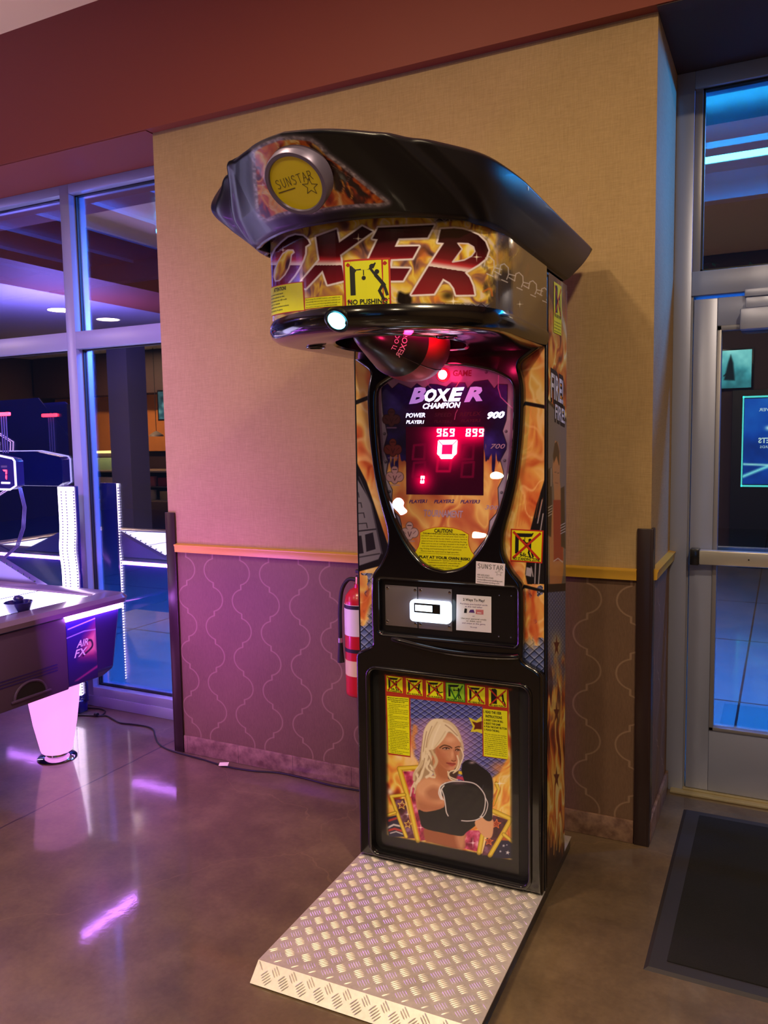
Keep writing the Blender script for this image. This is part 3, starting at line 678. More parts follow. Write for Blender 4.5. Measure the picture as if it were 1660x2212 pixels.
for i in range(-1,13):
    for j in range(0,2):
        for o_,an in ((0,PI/4),(.5,-PI/4)): bump5(-.645+(i+o_)*a,.012+(j+o_)*a*.9,an,lip,lambda x_,y_:-.658<x_<-.002 and .001<y_<sl-.002)
q.build('tread_plate',PL,60)
# ---- cabinet
q=MB(); q.box((-.657,.003,T1),(-.003,.27,2.02),M_SATIN,.004)
for sx in (-.662,-.004): q.box((sx,.0,T1),(sx+.006,.016,2.0),M_BLK,.002); q.box((sx,.262,T1),(sx+.006,.276,2.0),mat('silver_edge_trim',(170,166,170),.3,.8),.002)
q.build('cabinet',BM)
def plane_y(y):
    def P(U,V): return np.stack([U,np.full(U.shape,y),V],-1)
    return P
def pxof(P): return mproj(P)
def paint_side(U,V,P):
    X,Y=mproj(np.stack([np.full(len(P),.002),P[:,1],P[:,2]],-1)); A=Art(X,Y)
    A.C=fire(X*2.2,Y*.8,38,FIRE,3)/255.
    up=np.clip((760-Y)/160,0,1)[:,None]*np.clip(fbm(X/14,Y/22)*1.7-.1,0,1)[:,None]; A.C=A.C*(1-up*.85)+np.array([52,44,40])/255.*up*.85
    # grey field with boxer
    A.poly([(1180,862),(1226,905),(1226,1268),(1180,1268)],(118,112,110),2)
    A.poly([(1199,952),(1205,955),(1210,985),(1209,1010),(1209,1040),(1213,1070),(1214,1120),(1217,1160),(1217,1230),(1213,1262),(1187,1262),(1186,1140),(1192,1110),(1197,1080),(1196,1050),(1193,1010)],(205,140,90),1)
    A.poly([(1198,958),(1203,953),(1208,975),(1208,1010),(1202,985),(1196,1000),(1194,985)],(60,40,30),1); A.poly([(1196,1005),(1209,1005),(1207,1050),(1199,1062),(1194,1040)],(196,140,100),1.2); A.line([(1199,1043),(1205,1044)],1.2,(120,50,40)); A.line([(1198,1020),(1201,1020)],1.2,(50,30,30)); A.line([(1204,1022),(1207,1022)],1.2,(50,30,30))
    A.poly([(1195,1080),(1214,1080),(1216,1210),(1196,1212)],(170,40,34),1.2)
    A.poly([(1181,1015),(1190,1010),(1192,1090),(1190,1160),(1181,1155)],(34,26,30),1.2); A.poly([(1211,1055),(1219,1050),(1221,1185),(1212,1180)],(34,26,30),1.2)
    A.line([(1190,1012),(1190,1050)],1.4,(220,210,200)); 
    for k in range(4): A.line([(1182,1098+6*k),(1192,1092+6*k)],1.6,(225,220,215)); A.line([(1211,1135+6*k),(1220,1130+6*k)],1.6,(225,220,215))
    A.line([(1196,1212),(1205,1206),(1215,1214)],2,(225,215,210)); 
    A.line([(1178,860),(1226,912)],5,(24,20,20))
    # lower half: scales to stars to flames
    lo=Y>1276
    s_=scales(X*2.2,Y,14,9,(70,84,140),(130,140,180),(34,40,70)); f=fire(X*2.4,Y*.7,34,FIRE,11)
    t=np.clip((Y-1400)/120+ (fbm(X/8,Y/25)-.5)*1.6,0,1)[:,None]; c=(s_*(1-t)+f*t)/255.; A.C[lo]=c[lo]
    d=np.clip((Y-1790)/60+(fbm(X/5,Y/40)-.5)*1.5,0,1)[:,None]; c=A.C*(1-d)+np.array([40,28,24])/255.*d; A.C[lo]=c[lo]
    for cx_,cy_ in ((1202,1395),(1202,1540),(1202,1680)):
        A.glow(cx_,cy_,14,34,(250,220,120),.8); A.poly([(cx_+(6.5 if k%2==0 else 2.8)*math.sin(PI*k/5),cy_-(24 if k%2==0 else 10)*math.cos(PI*k/5)) for k in range(10)],(96,34,22),.7)
    for a_,b_,c_ in ((1190,1770,1830),(1196,1760,1846),(1202,1770,1836),(1208,1765,1840),(1214,1750,1820)): A.line([(a_,b_),(a_+2,(b_+c_)/2),(a_,c_)],1.6,(214,160,80))
    A.poly([(1180,1262),(1226,1260),(1226,1276),(1180,1280)],(14,12,14),.8)
    return A.C
for sx,nm in ((.0035,1),(-.6635,-1)):
    def P(U,V,sx=sx): return np.stack([np.full(U.shape,sx),U,V],-1)
    o=artgrid('side_artwork',P,np.linspace(.014,.264,44 if nm<0 else 60),np.linspace(.047,2.015,500 if nm<0 else 1400),paint_side,M_ART,BM)
    if nm>0:
        q=MB(); fn=lambda u,v:(.0045,u,v)
        for (t_,y0,z0,w,h_,sl_) in (('FIRE!',.045,1.64,.165,.075,-.10),('FIRE!',.10,1.575,.135,.045,-.12)):
            puttext(q,t_,lambda u,v:(.0042,u,v),M_INK,y0-.004,z0-.006,w=w+.01,h=h_+.014,bold=.07,slope=sl_); puttext(q,t_,lambda u,v:(.0048,u,v),M_PWHITE,y0,z0,w=w,h=h_,bold=.015,slope=sl_)
        q.build('lettering',o,0)
# ---- front artwork strips
def paint_front(U,V,P):
    X,Y=mproj(P); A=Art(X,Y); A.C=fire(X,Y,52,[(0,(178,64,34)),(.25,(214,112,60)),(.5,(228,156,84)),(.75,(238,190,100)),(1,(246,216,150))],7,.6,1.)/255.
    # cracked cells: brighter webs
    w=1-np.abs(2*fbm(X/46+3,Y/60+7,2)-1); hl=np.clip((w-.9)/.08,0,1)[:,None]*.6; A.C=A.C*(1-hl)+np.array([250,214,150])/255.*hl
    L=X<960
    # left
    A.poly([(750,872),(800,853),(800,862),(750,882)],(20,14,18),1); A.poly([(752,950),(764,985),(792,1040),(845,1195),(850,1215),(770,1236),(750,1236)],(18,16,24),1)
    A.poly([(752,1010),(772,1035),(800,1082),(824,1194),(818,1208),(752,1230)],(120,116,130),1)
    for k in range(5): A.line([(752,1045+k*22),(768+k*6,1042+k*22),(770+k*6,1052+k*22)],2,(40,36,46),.6)
    A.line([(776,1030),(803,1090),(826,1196)],2.5,(70,66,80)); A.poly([(752,1160),(781,1157),(786,1195),(752,1200)],(30,26,36)); A.poly([(789,1155),(806,1150),(812,1186),(792,1192)],(30,26,36))
    A.line([(752,1150),(812,1143)],3,(40,36,46)); A.line([(752,1208),(820,1196)],3,(60,56,66)); A.poly([(752,1230),(835,1206),(835,1216),(752,1242)],(16,12,16))
    low=(Y>1238)&L; s_=scales(X,Y,21,19,(58,76,140),(140,150,205),(26,30,56))/255.; f=A.C.copy()
    t=np.clip((Y-1330)/26-(np.abs(X-793)/16-.7)*.0+(fbm(X/16,Y/22)-.5)*1.2,0,1); t2=np.clip(1-np.abs(X-(790-(Y-1330)*.25))/11,0,1)*(Y<1352); t=np.clip(np.maximum(t,(fbm(X/18+4,Y/24,2)>.55)*.9)-t2,0,1)[:,None]
    c=f*(1-t)+s_*t; A.C[low]=c[low]; 
    A.poly([(775,1330),(786,1290),(797,1262),(799,1300),(788,1340)],(206,84,40),3,.7)
    # right
    A.poly([(1130,866),(1182,876),(1182,884),(1130,874)],(20,14,18),1); A.poly([(1182,1020),(1160,1090),(1145,1150),(1135,1240),(1140,1262),(1182,1272)],(18,16,22),1)
    for a_ in (((1162,1130),(1172,1080)),((1166,1160),(1174,1110)),((1148,1225),(1152,1245)),((1158,1205),(1156,1260)),((1168,1205),(1164,1262))): A.line(a_,2.4,(170,164,180),.8)
    A.poly([(1138,1225),(1150,1228),(1148,1246),(1136,1243)],(170,166,186),.8)
    for k in range(9):
        a_=1115+6*k; A.line([(a_,1140-3*k),(a_+10,1060+8*(k%3))],1.1,(214,120,60),.8,a=.6)
    low=(Y>1262)&(~L); t=np.clip((Y-1372)/30+(fbm(X/14,Y/26)-.5)*1.6,0,1); t2=np.clip(1-np.abs(X-(1148+(Y-1330)*.18))/10,0,1)*(Y<1395); t=np.clip(np.maximum(t,(fbm(X/15+9,Y/22,2)>.56)*.9)-t2,0,1)[:,None]
    c=f*(1-t)+s_*t; A.C[low]=c[low]; A.poly([(1142,1360),(1150,1300),(1142,1270),(1156,1310),(1166,1370),(1160,1392)],(200,76,40),3,.7)
    A.poly([(1100,1255),(1130,1262),(1182,1276),(1182,1282),(1100,1262)],(14,12,14),1)
    return A.C
artgrid('front_artwork',plane_y(-.0008),np.linspace(-.655,-.51,110),np.linspace(.70,1.81,760),paint_front,M_ART,BM)
artgrid('front_artwork',plane_y(-.0008),np.linspace(-.145,-.005,110),np.linspace(.70,1.81,760),paint_front,M_ART,BM)
# ---- moulded front panel (bezel)
def curveplate(polys,depth,bevel,fn,m,name,parent,res=3):
    cu=bpy.data.curves.new('c','CURVE'); cu.dimensions='2D'; cu.fill_mode='BOTH'; cu.extrude=depth/2-bevel; cu.bevel_depth=bevel; cu.bevel_resolution=res; cu.offset=-bevel
    for P in polys:
        s_=cu.splines.new('POLY'); s_.points.add(len(P)-1); s_.use_cyclic_u=True
        for k,(a_,b_) in enumerate(P): s_.points[k].co=(a_,b_,0,1)
    o=bpy.data.objects.new('c',cu); COL.objects.link(o); me=bpy.data.meshes.new_from_object(o.evaluated_get(bpy.context.evaluated_depsgraph_get()))
    bpy.data.objects.remove(o); bpy.data.curves.remove(cu)
    mb=MB(); mb.add([fn(v.co.x,v.co.y,v.co.z+depth/2) for v in me.vertices],[list(p.vertices) for p in me.polygons],m); bpy.data.meshes.remove(me)
    return mb.build(name,parent,40)
half=[(1.812,.328),(1.795,.326),(1.768,.29),(1.748,.262),(1.73,.256),(1.70,.263),(1.66,.268),(1.59,.267),(1.50,.261),(1.385,.246),(1.30,.227),(1.24,.210),(1.20,.202),(1.15,.204),(1.10,.228),(1.065,.256),(1.03,.265),(.92,.267),(.84,.265),(.81,.268),(.785,.315),(.767,.329)]
hs=spline([(b_,a_) for a_,b_ in half],3,False)
out=[(BC+a_,b_) for a_,b_ in hs]+[(BC+.329,.050)]+[(BC-.329,.050)]+[(BC-a_,b_) for a_,b_ in hs[::-1]]
sh=[(0,1.748),(.05,1.7455),(.096,1.738),(.16,1.722),(.205,1.702),(.228,1.682),(.234,1.64),(.231,1.54),(.222,1.44),(.207,1.36),(.178,1.27),(.14,1.19),(.09,1.122),(.05,1.096),(0,1.086)]
shs=spline(sh,3,False); shield=[(BC+a_,b_) for a_,b_ in shs]+[(BC-a_,b_) for a_,b_ in shs[::-1][1:-1]]
def rrect(x0,x1,z0,z1,r,n=5):
    return [(a_+(x0+x1)/2,b_+(z0+z1)/2) for a_,b_ in rr((x1-x0)/2,(z1-z0)/2,r,n)]
card=rrect(-.566,-.084,.858,1.043,.012); pframe=rrect(-.608,-.045,.068,.728,.03)
curveplate([out,shield,card,pframe],.042,.011,lambda a_,b_,c_:(a_,-.036+c_,b_),M_GLOSS,'front_moulding',BM)
# raised roll around the poster recess and below the card panel
q=MB(); q.tube([(a_,-.036,b_) for a_,b_ in rrect(-.614,-.039,.062,.735,.035)],.007,M_GLOSS,10,closed=True)
q.tube(spline([(-.52,-.033,.842),(-.40,-.040,.826),(-.30,-.043,.818),(-.18,-.043,.819),(-.10,-.040,.824),(-.075,-.034,.828)],5,False),[.006]*1+[.010]*24+[.006],M_GLOSS,10)
q.build('moulding_ridge',BM,50)
q=MB(); q.box((-.612,-.004,.060),(-.040,.002,.736),M_BLKM); q.box((-.57,-.012,.852),(-.08,-.004,1.048),M_BLK); q.build('backing_panel',BM)
# ---- scoring shield
def cA(x,y): return (790+x*.1988,780+y*.1988)
def cB(x,y): return (820+x*.1807,1060+y*.1807)
inn=[cA(*p) for p in [(175,300),(178,420),(190,560),(215,680),(240,800),(205,920),(203,970),(245,1085),(228,1200),(238,1290),(292,1400),(285,1540)]]+[cB(*p) for p in [(160,190),(175,250),(240,310),(262,400),(275,500),(330,590),(440,720),(520,860),(700,960),(900,950),(1050,860),(1120,760),(1280,560),(1310,470),(1320,360),(1400,270),(1430,180)]]+[cA(*p) for p in [(1445,1500),(1440,1380),(1500,1260),(1500,1200),(1465,1080),(1530,960),(1535,900),(1490,760),(1530,640),(1540,500),(1545,255),(1440,250),(1400,300),(1330,205),(1180,225),(1110,300),(1080,235),(940,230),(880,280),(780,255),(700,250),(640,300),(560,245),(500,300),(360,240),(290,300),(240,245),(190,275)]]
def paint_shield(U,V,P):
    X,Y=mproj(P); A=Art(X,Y); n=fbm(X/40,Y/40,3)
    A.C=pal(n,[(.2,(128,124,160)),(.8,(180,176,208))])/255.
    def fill(x,y):
        f=fire(x,y,60,[(0,(190,96,70)),(.35,(216,140,90)),(.6,(232,176,104)),(1,(246,214,130))],5,.7,1.); up=pal(np.clip((fbm(x/50+2,y/40+2)-.3)*2,0,1),[(0,(24,16,70)),(.5,(44,34,130)),(1,(76,66,190))])
        red=np.clip(1-((x-965)/110)**2-((y-905)/60)**2,0,1)[:,None]; up=up*(1-red*.75)+np.array([96,16,40.])*red*.75
        edge=995+ (fbm(x/11,y/60,3)-.5)*150+np.abs(x-960)*-.05; t=np.clip((y-edge)/10,0,1)[:,None]; return up*(1-t)+f*t
    A.poly(inn,fill,.8); A.line(inn,1.6,(40,28,50),.6,True)
    for cx_,cy_ in ((831,937),(834,998),(842,1062),(1094,932),(1091,995),(1084,1064),(1051,804)): A.poly([(cx_+3.4*math.cos(a_),cy_+3.4*math.sin(a_)) for a_ in np.linspace(0,2*PI,12)[:-1]],(70,66,88),.6); A.glow(cx_-1,cy_-1,1.5,1.5,(200,200,230),.8)
    # five small boxer caricatures down the left
    for k,(cx_,cy_,c) in enumerate(((846,900,(84,46,60)),(849,965,(120,56,60)),(853,1024,(190,150,170)),(885,1145,(205,180,196)))):
        k_=tuple(v_*.45 for v_ in c); el=lambda ex,ey,rx,ry:[(cx_+ex+rx*math.cos(t_),cy_+ey+ry*math.sin(t_)) for t_ in np.linspace(0,2*PI,17)[:-1]]
        for E_ in (el(-10,6,9,10),el(10,6,9,10),el(0,9,8,12),el(0,-9,7,8)): A.poly(E_,k_,.7,grow=1.2)
        for E_ in (el(-10,6,9,10),el(10,6,9,10),el(0,9,8,12),el(0,-9,7,8)): A.poly(E_,c,.7)
        A.line([(cx_-14,cy_+2),(cx_-8,cy_+8)],1.,k_); A.line([(cx_+14,cy_+2),(cx_+8,cy_+8)],1.,k_); A.line([(cx_-4,cy_-10),(cx_+4,cy_-10)],1.6,(40,20,40)); A.line([(cx_-3,cy_+4),(cx_,cy_+14),(cx_+4,cy_+4)],1.4,(60,30,50)); A.line([(cx_-9,cy_+24),(cx_+10,cy_+24)],3,(180,150,200),1,a=.7)
    A.line([cA(655,180),cA(690,270),cA(750,325)],1.2,(190,160,220)); A.line([cA(1025,210),cA(990,270),cA(940,325)],1.2,(220,200,150)); A.line([cA(1000,530),cA(980,570),cA(968,635)],1.4,(230,160,220)); A.line([cA(1448,130),cA(1442,290),cA(1470,390),cA(1530,450),cA(1595,510)],1.8,(240,170,240))
    return A.C
SY=-.013
SHP=artgrid('scoring_panel',plane_y(SY),np.linspace(-.575,-.085,360),np.linspace(1.075,1.76,500),paint_shield,M_ART,BM,keep=lambda P: np.abs(P[:,0]-BC)<np.interp(P[:,2],[b_ for _,b_ in shs[::-1]],[a_ for a_,_ in shs[::-1]])+.010)
def patchy(y,tl,tr,br,bl,norm=-1):
    C=[mplane(p,1,y) for p in (bl,br,tr,tl)]
    def fn(s_,t_,h_=0.):
        p=(C[0]*(1-s_)+C[1]*s_)*(1-t_)+(C[3]*(1-s_)+C[2]*s_)*t_; return (p[0],p[1]-h_,p[2])
    return fn
def quad(mb,fn,s0,s1,t0,t1,h,m,n=1):
    for k in range(n):
        a_=s0+(s1-s0)*k/n;b_=s0+(s1-s0)*(k+1)/n; mb.add([fn(a_,t0,h),fn(b_,t0,h),fn(b_,t1,h),fn(a_,t1,h)],[[0,1,2,3]],m)
def pxtext(mb,txt,p0,p1,hpx,y,m,shear=0.,bold=0.,dh=.0006):
    a_=mplane(p0,1,y);b_=mplane(p1,1,y); k=mplane((p0[0],p0[1]-hpx),1,y); h_=k[2]-a_[2]; w=b_[0]-a_[0]; sl_=(b_[2]-a_[2])/w
    puttext(mb,txt,lambda u,v:(u,y-dh,v),m,a_[0],a_[2],w=w,h=h_,shear=shear,bold=bold,slope=sl_)
E_WHITE=mat('backlit_white_lettering',(255,255,255),.4,emit=(215,215,255),es=2.2); E_LAV=mat('backlit_lavender',(190,160,220),.4,emit=(170,130,220),es=.55)
E_DULL=mat('unlit_dark_lettering',(96,44,66),.4,emit=(90,30,50),es=.2); M_SILV=mat('print_silver_violet',(176,156,196),.4); M_VIO=mat('print_violet',(86,54,130),.4); E_WARM=mat('backlit_warm_white',(255,255,240),.4,emit=(255,240,200),es=5.)
ws=[('B',(884,874),(921,870),E_LAV,30),('O',(918,870),(944,868),E_WHITE,24),('X',(938,869),(974,868),E_WHITE,24),('E',(968,869),(1004,867),E_WHITE,26),('R',(1003,870),(1043,867),E_LAV,28)]
_px=pxtext
def pxt(q_,*a,**k): w_=MB(); _px(w_,*a,**k); w_.build('lettering',SHP,0)
w_=MB()
for t_,a_,b_,m_,h_ in ws: pxtext(w_,t_,(a_[0],a_[1]-3),(b_[0],b_[1]-3),h_,SY,m_,.3,.05)
w_.build('lettering',SHP,0); q=None
pxt(q,'CHAMPION',(914,883),(996,880),11,SY,E_WHITE,.3,.03); pxt(q,'POWER',(877,902),(919,901),9,SY,E_WHITE,.25,.02); pxt(q,'PLAYER1',(878,915),(917,915),7,SY,E_WHITE,.25,.02)
pxt(q,'SPEED',(939,900),(976,900),8,SY,E_DULL,.25,.01); pxt(q,'PLAYER2',(938,913),(977,914),6,SY,E_DULL,.25,.01); pxt(q,'REFLEX',(994,899),(1040,897),8,SY,E_DULL,.25,.01); pxt(q,'PLAYER3',(996,912),(1039,911),6,SY,E_DULL,.25,.01)
pxt(q,'900',(1053,904),(1091,902),13,SY,E_WHITE,.3,.05); pxt(q,'700',(1060,969),(1092,969),10,SY,M_SILV,.3,.01); pxt(q,'300',(1048,1100),(1077,1101),9,SY,M_SILV,.3,.01)
for t_,a_,b_ in (('PLAYER1',(884,1087),(924,1086)),('PLAYER2',(938,1087),(982,1086)),('PLAYER3',(995,1087),(1038,1087))): pxt(q,t_,a_,b_,7,SY,M_VIO,.3,.03)
pxt(q,'TOURNAMENT',(916,1115),(1001,1118),14,SY,M_SILV,.15,.03); pxt(q,'GAME',(979,812),(1020,812),12,SY,mat('print_maroon',(110,24,50),.4),.1,.03); pxt(q,'START',(896,813),(936,812),10,SY,MATS['print_maroon'],.1,.02)
def blob(pts,m_,dh=.0008,y=SY): 
    q=MB(); P=[mplane(p,1,y) for p in spline(pts,4)]; q.add([(p[0],y-dh,p[2]) for p in P],[list(range(len(P)))],m_); q.build('lit_score_mark',SHP,0)
blob([(1061,1024),(1072,1019),(1086,1024),(1088,1030),(1078,1034),(1062,1033)],E_WARM); blob([(1021,1158),(1024,1149),(1040,1151),(1051,1154),(1046,1161),(1024,1162)],E_WARM)
E_HOT=mat('backlit_cool_white',(255,255,255),.4,emit=(225,225,255),es=5.)
blob([(851,1082),(858,1076),(867,1077),(873,1085),(872,1094),(880,1104),(874,1110),(866,1112),(861,1106),(851,1096),(849,1088)],E_HOT)
# LED display
DPX=[(877,922),(1046,922),(1045,1070),(878,1068)]
dq=patchy(SY-.001,*DPX)
def paint_disp(U,V,P):
    X,Y=mproj(P); A=Art(X,Y,(26,2,10)); A.C=(A.C*0+np.array([30,2,12])/255.)
    for (cx_,cy_,rx,ry,a_) in ((964,970,46,48,1.),(964,937,46,26,.9),(1024,937,42,26,.9),(914,1036,26,30,.85),(985,930,60,24,.7)): A.glow(cx_,cy_,rx,ry,(214,0,66),a_,1.5)  # digit glow painted as halos into the emissive colour
    A.glow(964,970,26,26,(255,20,90),.8,1.5)
    for cx_ in (905,1010): 
        for dy in (0,38): A.line([(cx_-10,962+dy),(cx_+14,960+dy),(cx_+12,992+dy),(cx_-13,992+dy)],5,(100,4,34),1,True,.5)
    A.line([(947,990),(944,1018),(972,1018),(976,990)],5,(176,4,52),1,False,.5)
    return A.C
def Pd(U,V):
    C=[mplane(p,1,SY-.001) for p in (DPX[3],DPX[2],DPX[1],DPX[0])]
    r=(C[0]*(1-U[...,None])+C[1]*U[...,None])*(1-V[...,None])+(C[3]*(1-U[...,None])+C[2]*U[...,None])*V[...,None]; return r
DSP=artgrid('led_display',Pd,np.linspace(0,1,120),np.linspace(0,1,110),paint_disp,vmat('red_display_window',.2,.4,1.1),BM)
M_SEG=mat('lit_red_segments',(255,255,255),.4,emit=(255,150,165),es=7.); 
def segpx(mb,ch,x0,y0,x1,y1,t,m_,sl_=.12):
    a_=mplane((x0,y1),1,SY);b_=mplane((x1,y0),1,SY); k=(b_[0]-a_[0])/(x1-x0)
    seg7(mb,ch,lambda u,v,h_:(u,SY-.0025-h_,v),a_[0],a_[2],b_[0]-a_[0],b_[2]-a_[2],t*k,m_,sl_)
SEGS['*']='abfg'; q=MB()
segpx(q,'*',943,950,984,1022,9,M_SEG,.08)
for k,ch in enumerate('969'): segpx(q,ch,944+14*k,926,954+14*k,943,2.6,M_SEG,.1)
for k,ch in enumerate('899'): segpx(q,ch,1007+14*k,926,1017+14*k,943,2.6,M_SEG,.1)
segpx(q,'0',909,1028,917,1044,3,M_SEG,.1)
q.build('lit_digits',DSP,0)
# start button
M_REDL=mat('red_lens_ring',(220,20,40),.3,0,.3,emit=(230,10,40),es=1.2)
q=MB(); Mx=Matrix.Translation((-.33,SY,1.720))@Matrix.Rotation(PI/2,4,'X'); q.lathe([(.022,0),(.022,.006),(.018,.010),(.0155,.010)],M_REDL,32,Mx); q.lathe([(.0155,.0095),(.012,.0135),(0,.0145)],mat('start_lens',(255,230,235),.3,emit=(255,205,215),es=6.),32,Mx); q.build('start_button',BM,50)
# ---- stickers
def body(mb,fn,lines,s0,s1,t1,t0,m_,h_=.0006,fill=.62,just=True,bold=0.):
    n=len(lines); dt=(t1-t0)/n
    for k,l in enumerate(lines):
        if not l: continue
        puttext(mb,l,lambda u,v:fn(u,v,h_),m_,s0 if just else (s0+s1)/2,t1-dt*(k+1)+dt*.22,w=(s1-s0)*(1 if just else min(1,len(l)/max(len(z_) for z_ in lines))),h=dt*fill,bold=bold,align='L' if just else 'C')
def pgon(mb,fn,P,m_,h_): mb.add([fn(a_,b_,h_) for a_,b_ in P],[list(range(len(P)))],m_)
def pline(mb,fn,P,w,m_,h_,asp=1.):
    for (x0,y0),(x1,y1) in zip(P[:-1],P[1:]):
        dx,dy=(x1-x0)*asp,y1-y0; L=math.hypot(dx,dy) or 1; nx,ny=-dy/L*w/2/asp,dx/L*w/2; ex,ey=dx/L*w*.3/asp,dy/L*w*.3
        pgon(mb,fn,[(x0+nx-ex,y0+ny-ey),(x1+nx+ex,y1+ny+ey),(x1-nx+ex,y1-ny+ey),(x0-nx-ex,y0-ny-ey)],m_,h_)
def disc(mb,fn,cx_,cy_,r,m_,h_,asp=1.,n=12): pgon(mb,fn,[(cx_+r*math.cos(2*PI*k/n)/asp,cy_+r*math.sin(2*PI*k/n)) for k in range(n)],m_,h_)
CRANE=[(.18,.10),(.18,.90),(.82,.92),(.86,.955),(.88,.93),(.82,.80),(.70,.77),(.36,.76),(.32,.70),(.32,.10)]
def picto(mb,fn,kind,title,border=None,base=None):
    base=base or M_YEL; border=border or M_REDP
    quad(mb,fn,0,1,0,1,.0001,border,4); quad(mb,fn,.04,.96,.04,.96,.0003,base,4)
    X_=lambda m_:(pline(mb,fn,[(.10,.90),(.90,.12)],.07,m_,.0009),pline(mb,fn,[(.90,.90),(.10,.12)],.07,m_,.0009))
    if kind=='side': pgon(mb,fn,[(.16,.18),(.16,.86),(.20,.92),(.38,.94),(.46,.88),(.46,.18)],M_INK,.0005)
    else: pgon(mb,fn,[(a_*.8+.0,b_*.78+.17) for a_,b_ in CRANE],M_INK,.0005)
    if kind!='side': pline(mb,fn,[(.44,.76),(.44,.66)],.02,M_INK,.0006); disc(mb,fn,.44,.60,.045,M_INK,.0006)
    def man(x,lean=0.,f=1.,arm='up'):
        disc(mb,fn,x+lean*1.2,.68,.05,M_INK,.0007); pline(mb,fn,[(x+lean,.63),(x,.40)],.09,M_INK,.0007); pline(mb,fn,[(x,.42),(x-.03*f,.30),(x+.02,.18)],.055,M_INK,.0007); pline(mb,fn,[(x,.42),(x+.07*f,.30),(x+.11*f,.18)],.055,M_INK,.0007)
        if arm=='up': pline(mb,fn,[(x+lean,.60),(x-.14,.58),(x-.20,.68)],.04,M_INK,.0007)
        if arm=='punch': pline(mb,fn,[(x+lean,.60),(x-.22,.61)],.04,M_INK,.0007)
        if arm=='push': pline(mb,fn,[(x+lean,.60),(x-.12,.74)],.05,M_INK,.0007)
    if kind=='stand': man(.60,0,1,'up'); pline(mb,fn,[(.30,.22),(.72,.14)],.02,M_INK,.0007)
    if kind=='kick': man(.74,.04,1,'punch'); pline(mb,fn,[(.74,.42),(.50,.52)],.06,M_INK,.0007)
    if kind=='run': man(.66,-.05,1,'punch'); pline(mb,fn,[(.68,.42),(.80,.36),(.92,.40)],.05,M_INK,.0007)
    if kind=='ok': man(.68,0,1,'punch')
    if kind=='head': man(.66,-.14,1,'none')
    if kind=='side': man(.78,-.03,1,'punch')
    if kind=='push': disc(mb,fn,.72,.72,.05,M_INK,.0007); pline(mb,fn,[(.70,.64),(.86,.44)],.075,M_INK,.0007); pline(mb,fn,[(.68,.66),(.58,.80)],.05,M_INK,.0007); pline(mb,fn,[(.84,.46),(.76,.32),(.84,.16)],.06,M_INK,.0007); pline(mb,fn,[(.86,.44),(.92,.24)],.06,M_INK,.0007); pline(mb,fn,[(.08,.155),(.96,.155)],.015,M_INK,.0007)
    if kind=='ok': pline(mb,fn,[(.16,.84),(.50,.14),(.88,.86)],.07,M_GRD,.0009)
    else: X_(M_REDP)
    puttext(mb,title,lambda u,v:fn(u,v,.0011),M_INK,.5,.055,w=.84 if len(title)>9 else .74,h=.085 if kind!='push' else .10,bold=.02,align='C')
    if kind=='stand': puttext(mb,'5ft',lambda u,v:fn(u,v,.0011),M_INK,.30,.17,w=.2,h=.12,bold=.01)
q=MB(); picto(q,patchy(-.002,(1104,1142),(1175,1146),(1172,1217),(1103,1212)),'stand','NO STANDING ZONE'); q.build('warning_sticker',BM,0)
# caution label
q=MB(); cf=patchy(SY-.002,(897,1140),(1026,1140),(1026,1235),(897,1235))
def cfp(px,py,h_=0.): 
    p=mplane((px,py),1,SY-.002); return (p[0],p[1]-h_,p[2])
cau=[cB(*p) for p in [(490,500),(560,465),(660,442),(760,436),(880,448),(980,475),(1066,525),(1062,600),(1070,660),(1095,720),(1132,770),(1080,850),(1010,900),(920,940),(780,957),(650,935),(540,870),(480,810),(432,735),(470,670),(488,600)]]
cg=[(x_+(x_-960)*.02,y_+(y_-1190)*.02) for x_,y_ in cau]
q.add([cfp(a_,b_,0.) for a_,b_ in cg],[list(range(len(cg)))],M_REDP); q.add([cfp(a_,b_,.0004) for a_,b_ in cau],[list(range(len(cau)))],M_YEL)
def ct(t_,p0,p1,h_,bold=.02): pxtext(q,t_,cB(*p0),cB(*p1),h_*.1807,SY-.002,M_INK,0,bold,.0009)
ct('CAUTION!',(658,498),(878,503),42,.03); ct('THIS MACHINE CAN CAUSE PHYSICAL HARM!',(520,516),(1030,534),16); 
for k,(t_,x0,x1) in enumerate((('DO NOT play this game if you had prior hand injuries, or',505,1055),('if you are distracted by any object or person. Stand in',508,1050),('place in front of the machine while punching the bag.',508,1045),('Make sure no one or nothing is located in the length of',504,1055),('your arm distance to you. DO NOT run and punch the',512,1045),('bag. Kicking and head-butting are NOT permitted.',485,985),('Minors must be supervised by legal guardian.',498,955))): ct(t_,(x0,545+k*30),(x1,560+k*31),15,.0)
ct('It is recommended to use safety equipment before the gameplay',(478,745),(965,770),9,0); ct('PLAY AT YOUR OWN RISK!',(478,802),(1085,835),30,.04)
for k,(t_,x0,x1) in enumerate((('The manufacturer, operator and the retail',570,985),('establishment are NOT responsible for',585,970),('damages sustained by you through',600,950),('use of this machine.',675,875))): ct(t_,(x0,832+k*30),(x1,850+k*28),15,0)
q.build('caution_label',BM,0)
